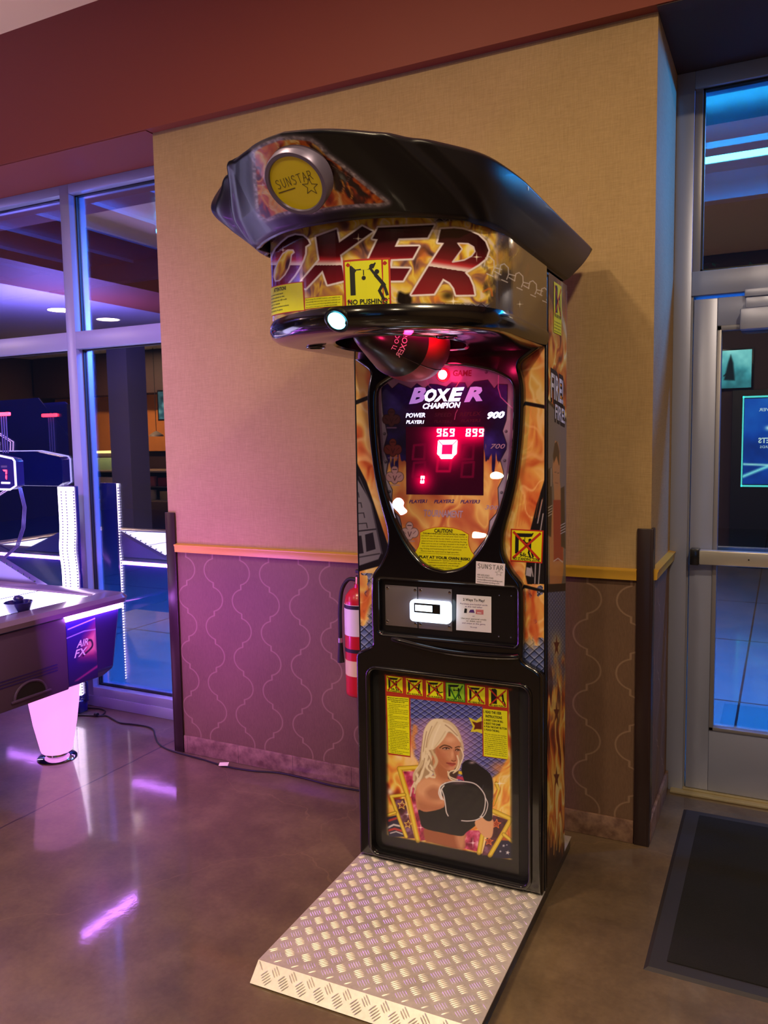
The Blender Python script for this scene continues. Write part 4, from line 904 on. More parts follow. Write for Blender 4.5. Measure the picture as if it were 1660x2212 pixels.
# stroke lettering for the hand-drawn SUNSTAR mark
STK={'S':[[(.9,.85),(.6,1),(.25,.95),(.1,.75),(.4,.55),(.8,.42),(.85,.18),(.55,0),(.1,.1)]],'U':[[(.1,1),(.12,.25),(.45,0),(.85,.2),(.9,1)]],'N':[[(.1,0),(.12,1),(.85,.02),(.9,1)]],'T':[[(0,.96),(1,1)],[(.5,.98),(.5,0)]],'A':[[(0,0),(.5,1),(1,0)],[(.2,.4),(.8,.4)]],'R':[[(.1,0),(.1,1),(.7,.95),(.8,.72),(.6,.52),(.12,.5)],[(.45,.5),(.95,0)]]}
def strokes(mb,txt,fn,x0,y0,w,h_,lw,m_,sl_=0.,hh=.0006):
    cw=w/len(txt)
    for k,ch in enumerate(txt):
        for P in STK[ch]: pline(mb,fn,[(x0+cw*(k+.12+.76*a_),y0+h_*b_+sl_*(cw*(k+a_))) for a_,b_ in P],lw,m_,hh)
def starline(mb,fn,cx_,cy_,r,lw,m_,rot=0.,hh=.0006,asp=1.):
    P=[(cx_+(r if k%2==0 else r*.42)*math.sin(rot+PI*k/5)/asp,cy_+(r if k%2==0 else r*.42)*math.cos(rot+PI*k/5)) for k in range(11)]; pline(mb,fn,P,lw,m_,hh,asp)
M_GREYI=mat('print_grey',(110,108,112),.5)
q=MB(); cf=patchy(-.037,(1029,1212),(1092,1218),(1090,1266),(1028,1260)); quad(q,cf,0,1,0,1,.0002,M_PWHITE)
strokes(q,'SUNSTAR',cf,.05,.70,.9,.20,.022,M_GREYI); starline(q,cf,.80,.56,.13,.015,mat('print_pale_grey',(170,168,176),.5))
for k,t_ in enumerate(('405.605.6263','Text 817.903.7243','contact@sunstarvending.com','www.sunstarvending.com')): puttext(q,t_,lambda u,v:cf(u,v,.0006),M_INK,.05,.37-.105*k,w=(.42,.56,.88,.78)[k],h=.07)
q.build('owner_card',BM,0)
# ---- payment panel
for c in (((834,1264),(902,1266),(903,1352),(834,1350)),((905,1267),(977,1277),(976,1366),(905,1357))):
    q=MB(); fn=patchy(-.0125,*c); 
    for a_,b_ in ((0,1),): 
        p0=fn(0,0);p1=fn(1,1); q.box((p0[0],-.0145,min(p0[2],.884)),(p1[0],-.0125,1.022),M_STEELP,.001)
    for s_ in (.06,.94):
        for t_ in (.08,.92): p=fn(s_,t_); q.lathe([(.0055,0),(.005,.002),(0,.003)],M_CHROME,12,Matrix.Translation((p[0],-.0145,.884+.138*t_))@Matrix.Rotation(PI/2,4,'X'))
    q.build('coin_plate',BM,40)
for px_ in ((1079,1286),(1105,1287),(1078,1375),(1104,1377)): p=mplane(px_,1,-.012); q=MB(); q.lathe([(.003,0),(.002,.0015),(0,.002)],M_CHROME,10,Matrix.Translation((p[0],-.012,p[2]))@Matrix.Rotation(PI/2,4,'X')); q.build('screw',BM,40)
M_RDR=mat('lit_reader_bezel',(240,250,255),.35,0,.2,emit=(205,232,255),es=2.0)
q=MB(); curve=rrect(-.449,-.305,.910,.983,.014)
curveplate([curve],.030,.009,lambda a_,b_,c_:(a_,-.046+c_,b_),M_RDR,'card_reader',BM)
RD=[o for o in BM.children if o.name.startswith('card_reader')][0]
q=MB(); q.box((-.430,-.0475,.943),(-.337,-.0458,.975),M_BLK,.001); q.box((-.425,-.0485,.949),(-.365,-.0472,.969),mat('reader_screen',(230,245,255),.3,emit=(210,240,255),es=4.)); q.build('screen',RD)
q=MB(); cf=patchy(-.0128,(987,1284),(1062,1289),(1062,1367),(986,1361)); quad(q,cf,0,1,0,1,.0002,M_PWHITE)
puttext(q,'2 Ways To Play!',lambda u,v:cf(u,v,.0006),M_INK,.5,.84,w=.62,h=.07,align='C',bold=.02)
for k,(t_,z_,w_) in enumerate((('Purchase pre-loaded cards',.735,.78),('at the red teller',.665,.5),('or',.41,.07),('Use your personal credit',.33,.72),('or debit card',.265,.42),('and swipe at this game',.20,.66),('We accept',.10,.2))): puttext(q,t_,lambda u,v:cf(u,v,.0006),M_VIO if k not in (3,4) else M_INK,.5,z_,w=w_,h=.042,align='C')
pgon(q,cf,[(.22,.50),(.30,.50),(.31,.62),(.24,.63)],M_INK,.0006); pgon(q,cf,[(.36,.52),(.40,.60),(.50,.61),(.53,.52)],M_VIO,.0006); pgon(q,cf,[(.56,.49),(.78,.49),(.78,.62),(.56,.62)],mat('print_card_rose',(200,120,130),.4),.0006); pgon(q,cf,[(.60,.52),(.72,.52),(.72,.54),(.60,.54)],M_PWHITE,.0008)
q.build('payment_notice',BM,0)
# ---- poster with the boxer
def c6(x,y): return (760+x*.28916,1430+y*.28916)
def c7(x,y): return (830+x*.16867,1450+y*.16867)
def c8(x,y): return (830+x*.1747,1640+y*.1747)
def T6(L): return [c6(*p) for p in L]
def T7(L): return [c7(*p) for p in L]
def T8(L): return [c8(*p) for p in L]
def paint_poster(U,V,P):
    X,Y=mproj(P); A=Art(X,Y,(16,14,18))
    fx=lambda x,y: fire(x,y,46,[(0,(150,50,26)),(.3,(214,110,50)),(.5,(236,160,70)),(.7,(244,204,90)),(1,(250,226,160))],15,.7,1.2)
    inside=np.ones(len(X),bool)
    allp=[c6(252,92),c6(1172,200),c6(1205,700),c6(1205,1480),c6(800,1400),c6(250,1290)]
    A.poly(allp,fx,2)
    # blue scale background
    bg=T6([(440,270),(980,335),(1160,720),(1100,830),(1000,900),(800,940),(600,900),(470,700),(440,520)])
    A.poly(bg,lambda x,y: scales(x,y,18,12,(58,66,156),(120,130,206),(24,22,66)),3)
    A.glow(*c6(660,600),75,62,(246,170,205),.85,1.3); 
    A.line(T6([(470,640),(455,560),(480,520),(470,480),(455,600)]),7,(230,150,70),3,curve=3,a=.8)
    A.glow(*c6(1100,790),24,18,(236,150,80),.7); 
    # yellow star frames
    Yl=(226,196,52);Yd=(150,112,30)
    def frame(P_,w=6): A.line(P_,w+2.2,Yd,.7); A.line(P_,w,Yl,.7); A.line(P_,1.,(246,230,120),.5)
    pink=lambda x,y: pal(fbm(x/12,y/12,3)*1.5-.25,[(0,(120,20,56)),(.5,(200,60,110)),(1,(246,170,205))]); dark=lambda x,y: pal(fbm(x/14,y/14,3)*1.4-.2,[(0,(50,18,28)),(.6,(92,40,60)),(1,(150,110,150))])
    A.poly(T8([(230,150),(420,150),(520,1000),(440,1010)]),pink,1); A.poly(T8([(110,500),(250,490),(380,980),(290,980)]),dark,1); A.poly(T8([(30,720),(160,690),(290,960),(60,960)]),(36,34,70),1)
    A.line(T8([(40,850),(120,810),(210,830)]),4,(214,210,220),1); A.line(T8([(60,880),(130,860),(215,885)]),5,(186,50,50),1); A.line(T8([(60,760),(150,730)]),5,(176,50,54),1.2); A.line(T8([(80,915),(150,895),(230,925)]),2.4,(214,210,220),1)
    frame(T8([(430,100),(190,115),(300,480),(420,1010)]),8); frame(T8([(250,440),(90,460),(190,740),(275,960)]),6); frame(T8([(140,660),(50,690)]),5)
    A.line(T8([(235,160),(330,470),(450,1010)]),2,(230,120,60),.8)
    for cx_,cy_,r in ((222,568,9.5),(297,805,8.5)): A.star(*c8(cx_,cy_),r,(236,196,90),.1,line=1.6); A.star(*c8(cx_,cy_),r*.55,(120,40,30),.1)
    # right frames
    A.poly(T8([(1350,690),(1560,760),(1300,1190),(1210,1190)]),dark,1); A.poly(T8([(1010,880),(1190,880),(1190,1150),(960,1100)]),pink,1); A.poly(T8([(1380,1000),(1600,1010),(1600,1230),(1340,1220)]),(30,28,64),1)
    frame(T8([(1350,640),(1570,740),(1480,900),(1310,1190)]),8); frame(T8([(1215,940),(1175,1160)]),8); frame(T8([(1480,930),(1590,1020)]),6); frame(T8([(1390,300),(1420,370),(1350,560)]),6); A.line(T8([(1400,380),(1340,600)]),2,(230,120,60),.8)
    for cx_,cy_,r in ((1390,800,10),(1300,1015,9)): A.star(*c8(cx_,cy_),r,(236,120,60),.1,line=1.6); A.star(*c8(cx_,cy_),r*.6,(170,60,30),.1)
    for cx_,cy_,r in ((1480,1070,3.5),(1530,1155,5),(1440,1140,3),(1520,1060,2)): A.star(*c8(cx_,cy_),r,(210,210,226),.2)
    A.spark(*c8(1430,300),13); A.spark(*c8(1100,1035),11,(255,220,240)); A.spark(*c8(290,680),7); A.spark(*c8(455,845),8,(255,220,240)); A.glow(*c8(75,400),11,11,(250,240,225),.9)
    A.poly(T7([(1085,590),(1180,635),(1250,575),(1262,800),(1195,775),(1110,775),(1140,710)]),(222,214,50),.7); A.poly(T7([(1125,640),(1190,660),(1255,640),(1255,745),(1185,740),(1150,750),(1165,700)]),(96,32,26),.7); A.glow(*c7(1215,690),5,4,(200,130,110),.7)
    A.line(T8([(780,200),(980,240),(1000,260)]),7,(200,50,80),1.5,a=.9); A.line(T8([(800,140),(960,170)]),7,Yl,1)
    # ---- figure. hair back
    HB=(196,172,140)
    A.poly(T6([(600,432),(690,425),(760,460),(805,520),(822,600),(830,680),(815,760),(790,820),(745,800),(700,640),(600,800),(560,880),(480,960),(465,880),(500,760),(520,640),(535,540),(560,470)]),(178,150,118),1.2,curve=4)
    A.poly(T6([(690,790),(740,780),(800,810),(770,890),(720,900)]),(70,50,44),2,curve=3)
    # neck, torso
    SK=(206,140,104); SD=(160,92,62); SL=(232,178,140)
    A.poly(T6([(600,700),(620,830),(560,860),(500,900),(480,960),(480,1040),(500,1120),(560,1135),(720,1100),(760,900),(720,870),(720,780)]),SK,1.,curve=4)
    A.poly(T6([(630,750),(720,810),(715,880),(640,850)]),SD,5,.6,curve=3)
    A.poly(T6([(480,930),(540,870),(620,880),(690,940),(680,1040),(620,1050),(560,1010),(500,990)]),SL,5,.7,curve=4); A.poly(T6([(560,960),(610,930),(670,960),(665,1030),(600,1035),(560,1000)]),SD,6,.65,curve=4)
    A.poly(T6([(500,1040),(580,1060),(700,1080),(690,1110),(560,1120),(500,1100)]),SD,6,.55,curve=3)
    A.poly(T6([(545,1240),(650,1270),(800,1300),(855,1290),(845,1330),(830,1400),(600,1350),(550,1330)]),SD,1.5,curve=3); A.poly(T6([(780,1290),(850,1285),(835,1390),(800,1380)]),SL,5,.6,curve=3)
    A.poly(T6([(500,1105),(560,1120),(690,1085),(720,1000),(960,1120),(935,1210),(860,1270),(820,1300),(700,1280),(540,1240),(510,1170)]),(18,16,22),.9,curve=4)
    # right forearm / elbow
    A.poly(T6([(920,1200),(960,1160),(1050,1170),(1060,1240),(1045,1310),(1000,1310),(950,1260)]),(224,168,128),1,curve=4)
    # face
    A.poly(T6([(640,600),(660,545),(720,530),(780,550),(812,610),(806,680),(798,740),(765,805),(735,812),(690,790),(650,740),(625,690)]),(208,146,112),.9,curve=5)
    A.poly(T6([(620,640),(650,640),(690,700),(740,760),(740,808),(690,790),(640,740)]),(176,104,74),5,.7,curve=4); A.glow(*c6(735,580),17,10,(234,184,150),.8); A.glow(*c6(752,690),4,11,(232,178,146),.7); A.glow(*c6(690,690),13,10,(196,120,96),.5)
    A.poly(T6([(776,650),(792,690),(782,735),(760,742),(748,735),(768,715)]),(170,104,78),3,.6,curve=3)
    A.line(T6([(660,640),(690,622),(728,630),(748,642)]),2.6,(92,60,44),.9,curve=4); A.line(T6([(776,640),(800,632),(818,640)]),2.4,(92,60,44),.9,curve=3)
    for ex_,ey_,w_ in ((706,648,11),(793,660,7)):
        cx_,cy_=c6(ex_,ey_); A.poly([(cx_-w_*.62,cy_),(cx_,cy_-2.6),(cx_+w_*.6,cy_+.6),(cx_,cy_+2.2)],(226,206,196),.7,curve=3); A.poly([(cx_+1.9*math.cos(a_)+.6,cy_-.3+1.9*math.sin(a_)) for a_ in np.linspace(0,2*PI,9)[:-1]],(52,30,24),.6); A.line([(cx_-w_*.7,cy_-.3),(cx_-1,cy_-3),(cx_+w_*.65,cy_-.2)],1.8,(36,20,18),.6,curve=3); A.glow(cx_,cy_,w_*.9,4.2,(110,60,46),.45,1.4)
    A.line(T6([(764,660),(775,700),(782,730)]),1.4,(156,92,70),1.,a=.7); A.line(T6([(748,735),(762,742),(778,736)]),1.8,(126,66,50),.8,curve=3)
    A.poly(T6([(708,752),(738,750),(752,754),(768,752),(778,762),(760,778),(738,776)]),(178,84,76),.8,curve=3); A.line(T6([(708,754),(740,760),(778,762)]),1.2,(110,44,40),.6,curve=3); A.glow(*c6(738,795),8,5,(226,168,138),.6)
    # hair front
    HL=(236,222,196);HM=(214,194,160);HD=(150,118,86)
    A.poly(T6([(600,432),(660,425),(720,440),(775,480),(810,540),(815,600),(780,560),(730,520),(700,560),(670,600),(610,655),(575,660),(560,700),(530,760),(520,700),(530,600),(545,500)]),HL,1,curve=5)
    for P_,c_,w_ in (([(690,440),(750,470),(800,540),(826,610),(832,660)],HM,5),([(700,470),(740,500),(790,550)],HD,1.6),([(640,450),(600,520),(570,600),(550,690)],HM,3),([(660,470),(620,560),(600,640)],(246,236,214),3),([(560,520),(545,600),(530,700)],HD,1.4),([(700,520),(670,570),(620,640)],HM,2.4),([(600,480),(570,560),(555,640)],HD,1.2)): A.line(T6(P_),w_,c_,1.,curve=4,a=.85)
    for k,(P_) in enumerate(([(560,650),(590,720),(560,780),(600,830),(560,860)],[(600,660),(630,740),(610,800),(625,850)],[(540,680),(520,760),(480,820),(500,870),(470,930)],[(580,680),(560,740),(600,790),(585,850),(620,862)],[(530,740),(500,800),(470,830),(465,880)],[(620,690),(640,740),(620,790)],[(560,700),(540,780),(520,850),(500,890)],[(470,900),(450,940),(440,1000)],[(480,920),(470,980)])): A.line(T6(P_),(6,4,6,4,5,4,6,3,3)[k],(HL,HM,HL,HL,HM,HM,HL,HL,HM)[k],1.2,curve=5)
    for P_ in ([(575,700),(590,740),(575,790),(610,820)],[(545,720),(530,790),(500,830)],[(610,720),(600,770)],[(520,800),(500,860)]): A.line(T6(P_),1.6,HD,.8,curve=4,a=.8)
    for P_ in ([(815,640),(835,700),(815,760),(800,800),(760,830)],[(800,740),(785,800),(735,820),(725,850),(760,870),(790,880)],[(790,700),(800,760),(770,820)],[(720,820),(735,870),(775,888)]): A.line(T6(P_),2.8,HL,1,curve=5)
    # gloves
    GB=(20,17,24)
    A.poly(T6([(822,790),(835,750),(870,732),(910,740),(960,775),(1020,820),(1050,870),(1058,960),(1052,1100),(1048,1180),(1000,1180),(940,1100),(860,930),(830,850)]),GB,.9,curve=4)
    A.line(T6([(830,745),(880,728),(960,768),(1030,820),(1056,880),(1060,1000),(1052,1030)]),1.2,(150,130,150),.7,curve=4,a=.7); A.glow(*c6(900,752),9,4,(190,170,180),.8); A.line(T6([(985,920),(975,960),(990,990)]),1.6,(60,54,70),1,curve=3)
    A.poly(T6([(665,930),(700,900),(780,888),(880,895),(950,925),(990,980),(1010,1040),(990,1130),(950,1175),(880,1190),(800,1190),(730,1150),(700,1090),(690,1020),(665,980)]),(19,16,23),.9,curve=4)
    A.glow(*c6(800,905),26,5,(104,84,96),.8); A.line(T6([(700,905),(760,892),(860,895),(930,915),(985,975),(1000,1030),(990,1110),(965,1155)]),2.4,(226,220,226),.7,curve=5); A.line(T6([(1000,1015),(1018,1060),(1005,1120),(980,1158),(960,1155)]),2,(226,220,226),.7,curve=4); A.line(T6([(975,1155),(930,1180),(870,1188),(822,1185)]),2.2,(226,220,226),.7,curve=4)
    A.line(T6([(700,905),(665,930),(652,980),(672,1025),(668,960),(690,925)]),3,(230,226,230),.8,curve=4); A.line(T6([(672,950),(690,1000),(700,1060),(708,1120),(722,1150)]),2.4,(226,220,226),.7,curve=4); A.line(T6([(660,950),(668,1000),(685,1030)]),2.4,(236,232,236),.8,curve=3)
    # charred vignette of the print's own edge
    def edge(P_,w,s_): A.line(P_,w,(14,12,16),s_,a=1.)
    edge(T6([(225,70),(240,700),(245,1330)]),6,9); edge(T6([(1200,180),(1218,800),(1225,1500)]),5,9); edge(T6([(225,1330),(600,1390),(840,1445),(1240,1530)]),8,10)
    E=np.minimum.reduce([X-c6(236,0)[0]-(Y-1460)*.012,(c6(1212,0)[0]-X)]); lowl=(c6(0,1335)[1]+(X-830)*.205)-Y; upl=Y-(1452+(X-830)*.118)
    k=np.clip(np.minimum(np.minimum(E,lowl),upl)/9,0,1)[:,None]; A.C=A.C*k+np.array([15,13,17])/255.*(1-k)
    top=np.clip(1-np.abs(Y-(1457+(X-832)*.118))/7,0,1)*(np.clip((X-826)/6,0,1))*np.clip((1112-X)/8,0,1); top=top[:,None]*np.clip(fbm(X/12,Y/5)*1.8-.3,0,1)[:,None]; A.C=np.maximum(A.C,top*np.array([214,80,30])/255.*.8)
    # red panels behind stickers
    A.poly(T6([(248,92),(1172,195),(1174,352),(1165,730),(980,705),(976,342),(440,280),(440,712),(272,690),(262,500)]),(176,50,34),.8)
    A.poly(T6([(440,272),(976,334),(980,560),(820,600),(440,500)]),lambda x,y: scales(x,y,18,12,(58,66,156),(120,130,206),(24,22,66)),.6,mask=(Y<c6(0,420)[1]))
    A.poly(T7([(1085,590),(1180,635),(1250,575),(1250,795),(1195,775),(1110,775),(1140,710)]),(222,214,50),.7); A.poly(T7([(1125,640),(1190,660),(1250,640),(1250,745),(1185,740),(1150,750),(1165,700)]),(96,32,26),.7)
    return A.C
PY=-.0055
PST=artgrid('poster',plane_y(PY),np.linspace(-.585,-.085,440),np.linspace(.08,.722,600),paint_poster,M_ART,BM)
def pq(c,d=.0005): return patchy(PY-d,*c)
PIC=[((22,45),(245,75),(250,292),(30,262),'stand','NO STANDING ZONE'),((273,78),(500,102),(505,328),(280,303),'kick','NO KICKING'),((528,108),(768,128),(770,362),(535,338),'run','NO RUNNING'),((787,135),(1035,155),(1042,402),(792,378),'ok','PROPER PUNCH'),((1055,168),(1303,195),(1306,436),(1062,410),'head','NO HEAD BUTTS'),((1330,200),(1585,225),(1582,478),(1335,455),'side','NO SIDE PUNCH')]
q=MB()
for a_,b_,c_,d_,k_,t_ in PIC:
    fn=pq([c7(*a_),c7(*b_),c7(*c_),c7(*d_)])
    if k_=='ok': picto(q,fn,k_,t_,M_GRD,M_GRN)
    else: picto(q,fn,k_,t_)
q.build('rules_pictograms',PST,0)
q=MB(); fn=pq([c7(35,315),c7(318,340),c7(333,1085),c7(58,1045)]); quad(q,fn,0,1,0,1,.0002,M_YEL)
body(q,fn,['IMPORTANT SAFETY INSTRUCTIONS','read the following instructions prior'],.04,.97,.985,.925,M_INK,bold=.02); body(q,fn,['inserting the coin or bill'],.2,.8,.925,.895,M_INK,bold=.02)
L=['1. It is recommended to use extra','practice before the maximum','strength punch.','2. For the first time and weaker','punches with smaller step and','punching without your maximum','power.','3. Before pressing the START button','please stand in front of the','machine.','4. After pressing the START button','please step to a front of the','machine for the punching bag to','be lowered from the upper','position.','5. After the punching bag is','released, player should stand','so the fist would be in line','outside of the punching bag.','6. Please punch (punch gently 2, 3 or','the length of two fists away from','the center of the pushing bag.','7. The punch must be aimed to','centre of the punching bag.','8. After the punch, a score','displayed is the final result of','the player.','9. Following the above instructions','makes the next game.']
n=len(L); dt=.875/n
for k,l in enumerate(L): puttext(q,l,lambda u,v:fn(u,v,.0006),M_INK,.04 if l[0].isdigit() else .10,.885-dt*(k+1)+.006,w=min(.93 if l[0].isdigit() else .86,len(l)*.029),h=dt*.60)
q.build('instruction_label',PST,0)
q=MB(); fn=pq([c7(1270,478),c7(1580,512),c7(1590,1128),c7(1278,1085)]); quad(q,fn,0,1,0,1,.0002,M_YEL)
for k,(t_,x_,w_,h_) in enumerate((('1. READ THE USER',.02,.74,.052),('INSTRUCTIONS',.10,.68,.052),('2. INSERT COIN OR BILL',.03,.80,.040),('3. SELECT THE GAME',.03,.68,.040),('4. PUSH THE START BUTTON',.03,.94,.040),('5. PUNCH THE BALL',.03,.64,.040))): puttext(q,t_,lambda u,v:fn(u,v,.0006),M_INK,x_,(.915,.825,.750,.680,.612,.545)[k],w=w_,h=h_,bold=.03)
L=['The user operates the machine','at his or her personal risk. The','owner or the manufacturer is','not responsible for any injury,','physical or psychological, due','to the usage of this machine. It','is suggested not to use the','machine by persons with a','medical condition that might','limit a person\'s ability to','properly operate the device.']
body(q,fn,L,.05,.95,.50,.04,M_INK,fill=.55); q.build('instruction_label',PST,0)
# ---- head: band, underside, cap
band_h=[(.33,0),(.33,-.15),(.33,-.30),(.33,-.42),(.318,-.50),(.28,-.575),(.21,-.64),(.13,-.69),(.06,-.714),(0,-.722)]
def resample(P,n):
    P=np.array(P,float); d=np.r_[0,np.cumsum(np.hypot(*np.diff(P,axis=0).T))]; t=np.linspace(0,d[-1],n); return np.stack([np.interp(t,d,P[:,k]) for k in range(2)],-1),t
def loop(half,n,up=6):
    h_=spline(half,up,False); full=[(BC+a_,b_) for a_,b_ in h_]+[(BC-a_,b_) for a_,b_ in h_[::-1][1:]]; return resample(full,n)   # from right rear, round the front, to left rear
NB=1300
BL,BT=loop(band_h,NB); tg=np.gradient(BL,axis=0); NRM=np.stack([-tg[:,1],tg[:,0]],-1); NRM/=np.linalg.norm(NRM,axis=1)[:,None]
if (NRM[0]@np.array([1,0]))<0: NRM=-NRM
Z0,Z1=1.832,2.060
CAMM=MB3@(CC-MO)
def Pband(U,V,lift=0.):
    x_=np.interp(U,BT,BL[:,0]);y_=np.interp(U,BT,BL[:,1]);nx=np.interp(U,BT,NRM[:,0]);ny=np.interp(U,BT,NRM[:,1]); return np.stack([x_+nx*lift,y_+ny*lift,V],-1)
vis=((CAMM[None,:2]-BL)*NRM).sum(1)>0; USIL=BT[vis].max()
def px2uv(p):
    us=np.linspace(0,USIL,500); G=Pband(us,np.full(500,1.93)); d=MB3@ray(p); c=CAMM
    # horizontal ray / loop: choose u whose azimuth matches
    az=np.arctan2(G[:,1]-c[1],G[:,0]-c[0]); a0=math.atan2(d[1],d[0]); az=np.unwrap(az); k=np.argmin(np.abs((az-a0+PI)%(2*PI)-PI))
    i=max(1,min(498,k)); f=((a0-az[i-1]+PI)%(2*PI)-PI)/(((az[i+1]-az[i-1]+PI)%(2*PI)-PI) or 1e-9); f=min(1,max(0,f)); u=us[i-1]+(us[i+1]-us[i-1])*f
    P_=Pband(np.array([u]),np.array([1.93]))[0]; t=math.hypot(P_[0]-c[0],P_[1]-c[1])/math.hypot(d[0],d[1]); return u,c[2]+d[2]*t
def c3(x,y): return (540+x*.2048,450+y*.2048)
def c4(x,y): return (860+x*.2169,450+y*.2169)
def T3(L): return [c3(*p) for p in L]
def T4(L): return [c4(*p) for p in L]
def paint_band(U,V,P):
    X,Y=mproj(P); ok=U<USIL-.002
    A=Art(np.where(ok,X,557-(U-USIL)*500),np.where(ok,Y,700-(V-Z0)*620)); X,Y=A.X,A.Y
    A.C=fire(X,Y,50,[(0,(70,50,56)),(.2,(120,84,84)),(.38,(176,120,84)),(.56,(216,170,70)),(.78,(232,204,90)),(1,(236,216,190))],21,.8,1.5)/255.
    g=np.clip(1-(X-560)/200,0,1)[:,None]*.45; A.C=A.C*(1-g)+np.array([150,120,120])/255.*g
    # scales peeking at top and bottom edges, dark smoke to the right
    s_=scales(X,Y,20,16,(70,70,104),(96,96,130),(34,32,52))/255.
    t=np.clip((Y-(652-(X-700)*.0))/8,0,1)*np.clip((X-860)/20,0,1)+np.clip(((478+np.abs(X-990)*.12)-Y)/6,0,1)*np.clip((X-930)/20,0,1); t=np.clip(t,0,1)[:,None]; A.C=A.C*(1-t)+s_*t
    dk=np.clip((X-1052-(fbm(X/14,Y/26)-.5)*75-(600-Y)*.10)/26,0,1); dk=dk*(1-np.clip(1-((X-1095)/40)**2-((Y-545)/46)**2,0,1)*np.clip(fbm(X/15+8,Y/22)*2-.5,0,1)); dk=dk[:,None]
    A.C=A.C*(1-dk)+np.array([70,60,54])/255.*dk; A.glow(1130,600,30,60,(88,78,66),.5,1)
    A.glow(1082,552,15,17,(226,170,60),.8,1.2); A.glow(1100,572,12,14,(224,180,70),.7,1.2); A.line(T4([(850,830),(920,800),(940,870)]),3,(220,120,50),2,curve=3); A.line(T4([(1280,660),(1300,560)]),3,(150,80,50),3,a=.7)
    A.glow(912,548,16,20,(232,120,50),.6,1.5); A.glow(*c4(380,900),14,12,(238,140,50),.8,1.5); A.glow(*c3(1110,470),14,10,(170,100,70),.7); A.glow(*c3(880,200),18,14,(214,190,60),.6); A.glow(*c4(500,870),14,10,(20,16,18),.8,1.2); A.poly(T3([(1560,1000),(1570,880),(1640,900),(1700,900),(1700,1010)]),(30,24,24),3,curve=3)
    def red(x,y):
        s0=573+np.clip(x-760,0,400)*.010+np.clip(x-925,0,200)*.14; t_=(y-s0)/90
        return pal(np.clip(t_+1.1,0,2.4)/2.4,[(0,(36,10,18)),(.2,(52,14,22)),(.36,(112,24,36)),(.40,(186,44,56)),(.437,(232,206,214)),(.457,(236,224,230)),(.4585,(84,22,36)),(.6,(122,30,42)),(.8,(150,34,44)),(1,(160,40,48))])
    L_=[T3([(40,470),(80,432),(120,415),(160,435),(176,500),(168,580),(150,640),(128,690),(112,740),(132,800),(132,900),(110,1000),(80,1060),(30,1080)]),
        T3([(215,590),(240,500),(275,430),(335,365),(405,308),(480,282),(560,292),(610,332),(628,372),(585,402),(582,480),(560,545),(520,625),(470,705),(400,790),(300,880),(235,890),(205,800),(192,690)]),
        T3([(700,300),(915,222),(942,362),(1185,190),(1295,245),(952,492),(968,590),(1000,760),(820,805),(768,655),(590,845),(520,830),(545,770),(735,545)]),
        [(817.5,492),(938,486),(924,513),(861.5,515),(853,533),(905.5,532),(891.5,558),(845,560),(843,579.5),(886,580),(870.8,606),(798,607),(778,607),(800,552),(816.5,517),(805,515.5)],
        T4([(430,208),(560,200),(640,208),(720,230),(800,268),(870,335),(902,420),(875,500),(800,560),(665,640),(710,690),(745,770),(762,860),(580,862),(560,795),(520,740),(450,700),(360,850),(135,860),(300,590),(460,345),(398,340)])]
    H_=[None,T3([(440,490),(430,560),(410,630),(370,700),(310,762),(268,768),(252,720),(262,650),(298,560),(345,480),(400,440),(455,440),(468,465)]),None,None,T4([(598,348),(700,352),(755,385),(768,430),(735,475),(660,515),(545,535),(640,405)])]
    for P_ in L_: A.line(P_,13,(150,130,140),1.5,True,.35)
    for P_ in L_: A.poly(P_,(238,230,240),.7,grow=3.9)
    for i,P_ in enumerate(L_): 
        A.poly(P_,red,.7)
        if H_[i]: A.poly(H_[i],lambda x,y: fire(x,y,40,FIREY,33),.8); A.line(H_[i],3,(222,210,222),.7,True)
    # chain
    base=[[(1010,640),(1025,565),(1060,552),(1100,592),(1103,660),(1085,705)],[(1035,712),(1092,737)],[(1105,655),(1172,672)],[(1108,690),(1165,722)]]
    for k in range(-1,4):
        s_=.93**k; ox,oy=[(-150,-66),(0,0),(152,82),(292,158),(412,222)][k+1]
        for j,P_ in enumerate(base): A.line([c4(1010+(a_-1010)*s_+ox,640+(b_-640)*s_+oy) for a_,b_ in P_],2.3,(216,208,206),.7)
    for a_,b_,r in ((*c4(552,925),15),(*c4(1215,955),8),(*c3(1145,320),11),(*c4(785,485),11),(*c3(350,440),9),(*c4(517,95),8)): A.spark(a_,b_,r)
    return A.C
BND=artgrid('lettered_band',lambda U,V:Pband(U,V,.0015),np.linspace(0,BT[-1],NB),np.linspace(Z0,Z1,195),paint_band,vmat('printed_band',.12,.6),BM)
def cpatch(tl,tr,br,bl):
    C=[np.array(px2uv(p)) for p in (bl,br,tr,tl)]
    def fn(s_,t_,h_=0.):
        p=(C[0]*(1-s_)+C[1]*s_)*(1-t_)+(C[3]*(1-s_)+C[2]*s_)*t_; return tuple(Pband(np.array([p[0]]),np.array([p[1]]),.0022+h_)[0])
    return fn
q=MB(); fn=cpatch((742,563),(843,557),(846,661),(746,665)); 
for k in range(6): quad(q,fn,k/6,(k+1)/6,0,1,.00005,M_REDP)
picto(q,fn,'push','NO PUSHING'); q.build('warning_sticker',BND,0)
q=MB(); fn=cpatch((583,624),(655,610),(659,670),(586,683)); quad(q,fn,-.02,1.02,-.03,1.03,0,M_REDP,10); quad(q,fn,0,1,0,1,.0003,M_YEL,10)
puttext(q,'ATTENTION!',lambda u,v:fn(u,v,.0007),M_INK,.25,.81,w=.40,h=.13,bold=.03)
